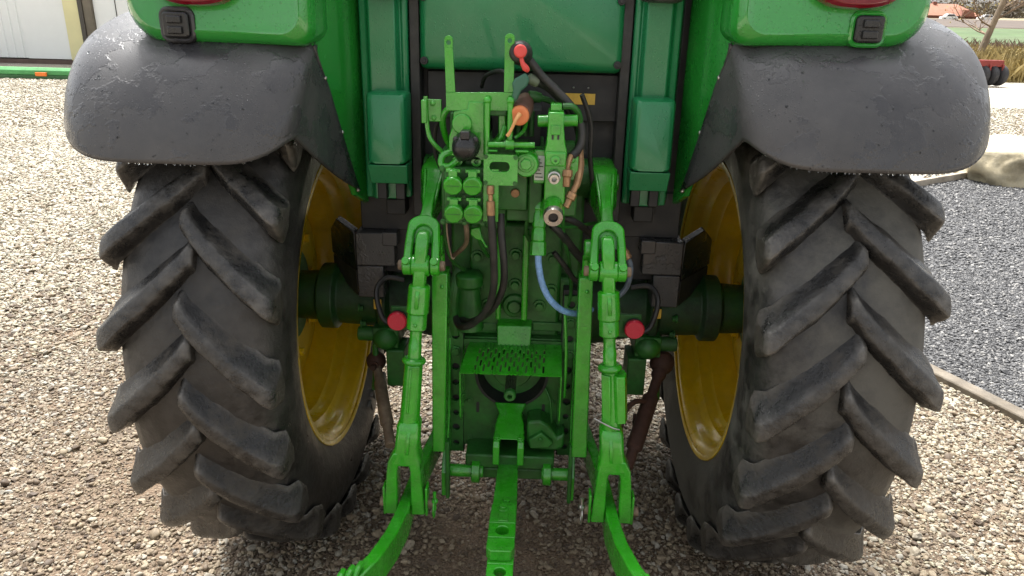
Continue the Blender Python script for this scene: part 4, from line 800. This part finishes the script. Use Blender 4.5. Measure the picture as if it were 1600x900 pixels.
    MB().tube([(.064, -.50, 1.18), (.067, -.495, 1.14), (.08, -.48, 1.08), (.105, -.47, 1.03), (.145, -.45, .99), (.20, -.40, .962), (.235, -.33, .95)], .0095, 12).build('blue_hose', 'bluehose', T, bevel=0)
    MB().tube([(.27, -.34, .985), (.31, -.345, 1.0), (.338, -.35, 1.04), (.343, -.355, 1.10), (.328, -.35, 1.14)], .0085, 10).build('grey_hose', mat('grey_blue_hose', (.12, .15, .19), .45, var=.4, vscale=40), T, bevel=0)
    MB().rings((.335, -.355, 1.125), (.305, -.34, 1.17), [(0, .013), (.4, .015), (.5, .012), (1, .014)], 12).build('hose_fitting', 'brass', T)
    for pts, r in (([(.10, -.45, 1.25), (.13, -.44, 1.22), (.17, -.40, 1.16), (.21, -.36, 1.11), (.26, -.3, 1.07)], .012), ([(.12, -.43, 1.27), (.16, -.42, 1.255), (.20, -.38, 1.22), (.24, -.33, 1.17), (.28, -.3, 1.10)], .010), ([(.11, -.42, 1.16), (.14, -.41, 1.12), (.18, -.38, 1.06), (.23, -.33, 1.02)], .008)): MB().tube(pts, r, 10).build('hydraulic_hose', 'blackrub', T, bevel=0)
    # thick black hoses leaving the red and orange sockets
    MB().tube([(.006, -.46, 1.71), (.03, -.455, 1.685), (.06, -.45, 1.65), (.10, -.455, 1.615), (.14, -.465, 1.575), (.165, -.475, 1.53), (.168, -.485, 1.49), (.155, -.50, 1.465), (.141, -.515, 1.455)], .0115, 14).build('hydraulic_hose', 'blackrub', T, bevel=0)
    MB().tube([(.022, -.45, 1.645), (.045, -.44, 1.638), (.08, -.42, 1.62), (.12, -.40, 1.58), (.16, -.38, 1.52), (.18, -.36, 1.44)], .012, 12).build('hydraulic_hose', 'blackrub', T, bevel=0)
    MB().rings((.022, -.452, 1.648), (.048, -.442, 1.636), [(0, .011), (.1, .014), (.9, .0145), (1, .012)], 14).build('hose_ferrule', mat('grey_green_ferrule', (.12, .15, .1), .5), T)
    MB().rings((.024, -.43, 1.60), (.056, -.42, 1.594), [(0, .014), (.5, .016), (1, .013)], 14).tube([(.056, -.42, 1.594), (.09, -.40, 1.58), (.12, -.36, 1.54)], .008, 8).build('pipe', 'green_cast', T, bevel=0)
    MB().tube([(.115, -.50, 1.582), (.14, -.50, 1.582), (.158, -.485, 1.56), (.163, -.47, 1.52), (.160, -.45, 1.46)], .0085, 10).build('pipe', 'green_cast', T, bevel=0)
    # brass elbows on the side block
    MB().tube([(.142, -.515, 1.458), (.134, -.53, 1.44), (.132, -.535, 1.42)], .008, 10).rings((.132, -.535, 1.425), (.131, -.545, 1.38), [(0, .010), (.05, .0155), (.4, .0155), (.45, .012), (1, .0095)], 8).build('hose_fitting', 'brass', T, bevel=.001)
    MB().tube([(.165, -.47, 1.47), (.168, -.49, 1.43), (.164, -.51, 1.40), (.158, -.525, 1.375)], [.010, .0115, .011, .009], 10).rings((.158, -.525, 1.38), (.132, -.545, 1.325), [(0, .009), (.3, .0095), (.34, .0145), (.62, .0145), (.64, .010), (1, .010)], 8).build('hose_fitting', 'brass', T, bevel=.001)
    MB().box(.128, .162, -.51, -.46, 1.39, 1.455).rings((.143, -.51, 1.448), (.143, -.52, 1.448), [(0, .011), (1, .010)], 14).build('side_block', 'green', T, bevel=.003)
hydraulics()

# ------------------------------------------------------------------ barn beyond the yard, left
M['white_sheet'] = mat('white_cladding', (.8, .81, .80), .5, var=.05, vscale=.6)
M['cream'] = mat('cream_frame', (.74, .68, .38), .6, var=.08, vscale=1)
M['post'] = mat('grey_brown_steel', (.16, .135, .10), .6, var=.2, vscale=3)
M['plinth'] = mat('dark_plinth', (.12, .08, .065), .8, var=.3, vscale=2)
M['roof_sheet'] = mat('grey_roof_sheet', (.3, .3, .3), .6)
barn = tag(empty('barn', (-18, 22.5, 0)), 'white clad barn with cream door frame behind the yard', 'barn')
def bx(x): return x + 18
YB = 0
for k in range(9):           # ribbed sheets
    x1 = bx(-16.9) - k * 1.12; x0 = x1 - 1.115; prof = [(x1, YB)]
    for r_ in range(4):
        c = x1 - .14 - r_ * .279; prof += [(c + .045, YB), (c + .025, YB - .035), (c - .025, YB - .035), (c - .045, YB)]
    prof += [(x0, YB), (x0, YB + .05), (x1, YB + .05)]
    MB().xy(prof, .16, 5.2).build('wall_sheet', 'white_sheet', barn, bevel=0, smooth=0)
MB().box(bx(-16.895), bx(-15.42), YB - .02, YB + .06, .14, 4.6).build('sliding_door', 'white_sheet', barn, bevel=.01)
MB().box(bx(-15.415), bx(-14.90), YB - .08, YB + .1, .12, 5.2).build('door_frame', 'cream', barn, bevel=.01)
pst = MB().box(bx(-14.885), bx(-14.74), YB - .16, YB + .1, 0, 5.2).build('post', mat('dark_steel_post', (.07, .06, .05), .6), barn, bevel=.01)
MB().box(bx(-14.735), bx(-14.46), YB - .12, YB + .1, 0, 5.2).build('post_face', 'post', pst, bevel=.01)
MB().box(bx(-14.45), bx(-11.2), YB - .01, YB + .06, .14, 5.2).build('wall_sheet', 'white_sheet', barn, bevel=.01)
MB().box(bx(-13.72), bx(-13.70), YB - .03, YB - .012, 1, 5.2).build('cable', 'black', barn, bevel=0)
MB().box(bx(-27), bx(-11.1), YB - .04, YB + .4, -.03, .118).build('plinth', 'plinth', barn, bevel=.01)
MB().xz([(bx(-27), 5.2), (bx(-11), 5.2), (bx(-11), 5.35), (bx(-27), 5.35)], YB - .5, YB + 14).build('roof', 'roof_sheet', barn, bevel=.01)
MB().box(bx(-26.98), bx(-11.2), YB + .4, YB + 13, 0, 5.19).build('barn_body', 'white_sheet', barn)
# long green implement beam lying on the gravel
bm_ = tag(empty('implement_beam', (-15.3, 17.2, 0)), 'long green steel beam with orange reflector lying before the white barn', 'beam')
prof = [(-.10, .05), (-.16, .10), (-.15, .20), (-.06, .27), (.08, .27), (.16, .18), (.16, .04)]
MB().yz(prof, -4.5, 3.6).build('beam', mat('faded_green_paint', (.07, .3, .085), .5, var=.25, vscale=2), bm_, bevel=.015)
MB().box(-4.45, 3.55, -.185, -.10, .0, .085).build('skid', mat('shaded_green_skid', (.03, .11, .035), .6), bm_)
MB().box(2.20, 2.50, -.20, -.155, .065, .16).build('reflector', mat('orange_reflector', (.85, .2, .02), .4), bm_, bevel=.01)
for x in (-4.5, 3.56): MB().yz([(-.2, 0), (-.2, .2), (-.06, .3), (.1, .3), (.2, .2), (.2, 0)], x - .02, x + .02).build('end_plate', 'green_cast', bm_)

# ------------------------------------------------------------------ boulder
M['boulder'] = mat('sandy_boulder', (.40, .34, .22), .9, var=.45, vscale=4.5, dirt=.7, dcol=(.62, .56, .43), dscale=1.8, bump=3.5, bscale=11)
bm = bmesh.new(); bmesh.ops.create_icosphere(bm, subdivisions=5, radius=1)
from mathutils import noise as mn
for v in bm.verts:
    p = v.co.copy(); k = .9 + .22 * mn.fractal(p * .9 + Vector((3, 1, 7)), .9, 2.1, 5) + .10 * mn.noise(p * 2.3) + .03 * mn.noise(p * 9); p = p * k
    p.z = min(p.z, .55 + .10 * mn.noise(p * 1.4) + .12 * p.x); p.z += .03 * mn.noise(Vector((p.x * 1.5, p.y * 1.5, p.z * 9)))
    v.co = Vector((p.x * .98, p.y * .72, max(p.z * .62, -.30)))
me = bpy.data.meshes.new('boulder'); bm.to_mesh(me); bm.free(); me.materials.append(M['boulder']); me.polygons.foreach_set('use_smooth', [True] * len(me.polygons))
bo = bpy.data.objects.new('boulder', me); C.objects.link(bo); bo.location = (6.25, 7.25, .08); bo.rotation_euler.z = .5
tag(bo, 'large sandy boulder lying beside the grey path', 'boulder')

# ------------------------------------------------------------------ red tyre packer
M['packer_red'] = mat('red_implement_paint', (.25, .032, .025), .55, var=.3, vscale=4)
M['packer_tyre'] = mat('packer_tyre_rubber', (.035, .035, .038), .7, var=.3, vscale=4)
pk = tag(empty('tyre_packer', (14.32, 22.9, 0)), 'red framed packer roller with black tyres at the hedge', 'packer')
fr = MB().box(-1.9, .52, -.12, .12, .60, .80).box(-1.9, .52, .35, .5, .60, .72).build('frame', 'packer_red', pk, bevel=.02)
for x in (-1.6, -1.0, -.4, .1, .5): MB().box(x - .03, x + .03, -.17, .5, .48, .68).build('bracket', 'packer_red', fr, bevel=.01)
proto = None
for k in range(8):
    x = .52 - k * .29
    if proto is None:
        t = MB(); a = Vector((.95, .30, 0)).normalized(); t.rings(-a * .115, a * .115, [(0, .17), (.05, .27), (.2, .325), (.5, .34), (.8, .325), (.95, .27), (1, .17)], 28); proto = t.build('tyre', 'packer_tyre', pk, bevel=0); o = proto
    else: o = proto.copy(); C.objects.link(o)
    o.parent = pk; o.location = (x, .05, .335)

# ------------------------------------------------------------------ hedge, grass, tree, far farm
M['straw'] = mat('dry_straw_grass', (.42, .33, .13), .9, var=.45, vscale=.7, dirt=.5, dcol=(.22, .16, .08), dscale=.5)
M['twig'] = mat('bare_twig', (.2, .14, .09), .9, var=.3, vscale=2)
M['bark'] = mat('tree_bark', (.22, .17, .115), .9, var=.3, vscale=3, bump=.5, bscale=10)
M['bushleaf'] = mat('yellow_brown_leaf', (.38, .29, .08), .9, var=.4, vscale=1)
def blades(n, fx, fy, h0, h1, w, lean=.35):
    vs, fs = [], []
    for i in range(n):
        x, y = fx(), fy(); h = random.uniform(h0, h1); a = random.uniform(0, 6.28); dx, dy = math.cos(a) * w / 2, math.sin(a) * w / 2; lx, ly = random.gauss(0, lean) * h, random.gauss(0, lean) * h
        o = len(vs); vs += [(x - dx, y - dy, -.03), (x + dx, y + dy, -.03), (x + lx * .4 + dx * .7, y + ly * .4, h * .6), (x + lx, y + ly, h)]; fs += [(o, o + 1, o + 2), (o, o + 2, o + 3)]
    return MB().add(vs, fs)
g = blades(26000, lambda: random.uniform(6, 36), lambda: 25.2 + abs(random.gauss(0, 5)), .45, 1.15, .05).build('dry_grass', 'straw', bevel=0, smooth=0, recalc=False); tag(g, 'tall dry straw grass and weeds along the yard edge', 'grass', kind='stuff')
g = blades(9000, lambda: random.uniform(10, 60), lambda: random.uniform(36, 42), .5, 1.3, .07).build('dead_weeds', mat('brown_dead_weeds', (.23, .16, .11), .9, var=.4, vscale=.4), bevel=0, smooth=0, recalc=False); tag(g, 'brown dead weeds along the field ditch', 'weeds', kind='stuff')
def branchy(mb, p, d, L, r, depth, tips):
    q = p; pts = [p]; dd = d.copy()
    for i in range(3):
        dd = (dd + Vector((random.gauss(0, .12), random.gauss(0, .12), random.gauss(.03, .06)))).normalized(); q = q + dd * L / 3; pts.append(q)
    mb.tube(pts, [r, r * .85, r * .7, r * .55], 6 if depth < 2 else 4, 2)
    tips.append(q)
    if depth < 4:
        for k in range(3 if depth else 4):
            t = random.uniform(.35, 1); a = pts[0].lerp(pts[-1], t); e = (dd + Vector((random.gauss(0, .75), random.gauss(0, .75), random.uniform(-.1, .5)))).normalized(); branchy(mb, a, e, L * random.uniform(.5, .72), r * .5, depth + 1, tips)
def tree(loc, H, lean, label, leafmat, nleaf, leafs):
    root = tag(empty('bare_tree', loc), label, 'tree'); mb, tips = MB(), []
    tr = MB(); pts = [Vector((0, 0, -.1)), Vector(lean) * .35 + Vector((0, 0, H * .33)), Vector(lean) * .7 + Vector((0, 0, H * .66)), Vector(lean) + Vector((0, 0, H))]
    tr.tube(pts, [.15, .11, .08, .03], 10, 5); tr.build('trunk', 'bark', root, bevel=0)
    for k in range(15):
        t = random.uniform(.22, .98); i = min(2, int(t * 3)); a = pts[i].lerp(pts[i + 1], t * 3 - i); q = random.uniform(0, 6.28); branchy(mb, a, Vector((math.cos(q), math.sin(q), random.uniform(.2, .9))).normalized(), H * .27 * (1.15 - t * .6), .035 * (1.2 - t * .6), 1, tips)
    lv = MB()
    for _ in range(nleaf):
        c = random.choice(tips) + Vector((random.gauss(0, .1), random.gauss(0, .1), random.gauss(0, .1))); a, b = Vector((random.gauss(0, 1), random.gauss(0, 1), random.gauss(0, 1))).normalized() * leafs, Vector((random.gauss(0, 1), random.gauss(0, 1), random.gauss(0, 1))).normalized() * leafs
        lv.add([c - a, c + b, c + a, c - b], [(0, 1, 2, 3)])
    mb.v += []; o = len(mb.v); cr = mb.build('crown', 'twig', root, bevel=0, recalc=False)
    if nleaf: lv.build('leaves', leafmat, cr, bevel=0, smooth=0, recalc=False)
    return root
tree((16.4, 27.5, 0), 5.4, (1.2, 0, 0), 'slender bare tree with a few yellow leaves above the dry grass', 'bushleaf', 500, .035)
def bush(loc, w, h, n, label, m, name='shrub'):
    root = tag(empty(name, loc), label, 'shrub'); st = MB()
    for k in range(16):
        a = random.uniform(0, 6.28); rr_ = random.uniform(.2, 1) * w / 2; st.tube([(0 + .1 * math.cos(a), .1 * math.sin(a), -.05), (rr_ * .5 * math.cos(a), rr_ * .5 * math.sin(a), h * .5), (rr_ * math.cos(a), rr_ * math.sin(a), h * random.uniform(.6, 1))], [.02, .014, .005], 5, 3)
    st.build('stem', 'twig', root, bevel=0); lv = MB()
    for _ in range(n):
        u = Vector((random.gauss(0, 1), random.gauss(0, 1), random.gauss(0, 1))).normalized() * random.random() ** .45; c = Vector((u.x * w / 2, u.y * w / 2, h * .52 + u.z * h * .5)); a, b = [Vector((random.gauss(0, 1), random.gauss(0, 1), random.gauss(0, 1))).normalized() * random.uniform(.03, .06) for _ in range(2)]
        lv.add([c - a, c + b * .6, c + a, c - b * .6], [(0, 1, 2, 3)])
    lv.build('foliage', m, root, bevel=0, smooth=0, recalc=False)
bush((14.9, 26.6, 0), 2.3, 1.25, 2600, 'yellow brown shrub behind the red packer roller', 'bushleaf')
bush((18.4, 27.2, 0), 3.4, 1.15, 3000, 'low straw coloured bush at the frame edge, right of the bare tree', 'straw')
# far farmhouse
M['roof_tile'] = mat('orange_tile_roof', (.3, .12, .07), .8, var=.15, vscale=.5)
M['brickred'] = mat('red_brick_far', (.24, .1, .07), .9, var=.2, vscale=.4)
M['dark_glass'] = mat('dark_window', (.05, .05, .06), .3)
hs_ = tag(empty('farmhouse', (119, 232, .9)), 'far brick farmhouse with a long orange tiled roof', 'house')
MB().box(-8, 8, 0, 12, 0, 3.9).build('wall', 'brickred', hs_, bevel=0)
MB().loft([[(-8.8, -.8, 3.7), (8.8, -.8, 3.7), (8.8, 12.8, 3.7), (-8.8, 12.8, 3.7)], [(-6.5, 5.5, 7.0), (3.6, 5.5, 7.0), (3.6, 6.5, 7.0), (-6.5, 6.5, 7.0)]]).build('roof', 'roof_tile', hs_, bevel=0)
MB().box(-3.4, -2.4, 5, 6, 6, 7.6).build('chimney', 'brickred', hs_, bevel=0)
MB().xz([(2.2, 3.5), (6.2, 3.5), (5.4, 5.3), (3.0, 5.3)], -1.1, 3).build('gable', 'brickred', hs_, bevel=0)
for x in (-6, -3, 0, 4.2): MB().box(x - .8, x + .8, -.06, .1, 1.3, 2.9).build('window', 'dark_glass', hs_, bevel=0)
M['carwhite'] = mat('white_car_paint', (.8, .8, .8), .3)
for i, (x, lab) in enumerate(((114.2, 'white car parked before the far orange roofed farmhouse, nearer its left end'), (124.5, 'white car parked at the right end of the far farmhouse'))):
    cr = tag(empty('parked_car', (x, 224, 2.6)), lab, 'car', 'cars parked by the farmhouse')
    MB().xz([(-2.2, .9), (-2.15, 1.6), (-1.2, 1.75), (-.6, 2.35), (1.2, 2.35), (1.9, 1.7), (2.25, 1.6), (2.25, .9)], -.85, .85).build('body', 'carwhite', cr, bevel=.08)
    MB().xz([(-.95, 1.75), (-.5, 2.25), (1.1, 2.25), (1.6, 1.75)], -.87, -.84).build('window', 'dark_glass', cr, bevel=0)
    for wx in (-1.35, 1.4): MB().cyl((wx, -.88, .85), (wx, -.6, .85), .42).build('wheel', 'black', cr, bevel=0)
# distant wood
def wood():
    vs, fs = [], []
    for k in range(300):
        x = random.uniform(60, 420); y = 262 + random.uniform(0, 50); h = random.uniform(5.5, 9.5); w = random.uniform(3, 6)
        for _ in range(85):
            u = Vector((random.gauss(0, 1), random.gauss(0, 1), random.gauss(0, 1))).normalized() * random.random() ** .4; c = Vector((x + u.x * w, y + u.y * w, rise(y) - 1.5 + h * .5 + u.z * h * .5)); a, b = [Vector((random.gauss(0, 1), random.gauss(0, 1), random.gauss(0, 1))).normalized() * random.uniform(.35, .8) for _ in range(2)]
            o = len(vs); vs += [tuple(c - a), tuple(c + b), tuple(c + a), tuple(c - b)]; fs.append((o, o + 1, o + 2, o + 3))
    return MB().add(vs, fs)
tag(wood().build('far_wood', mat('winter_wood', (.13, .105, .085), .95, var=.4, vscale=.12, dirt=.5, dcol=(.14, .15, .08), dscale=.05), bevel=0, smooth=0, recalc=False), 'grey brown winter wood on the horizon behind the farmhouse', 'wood', kind='stuff')
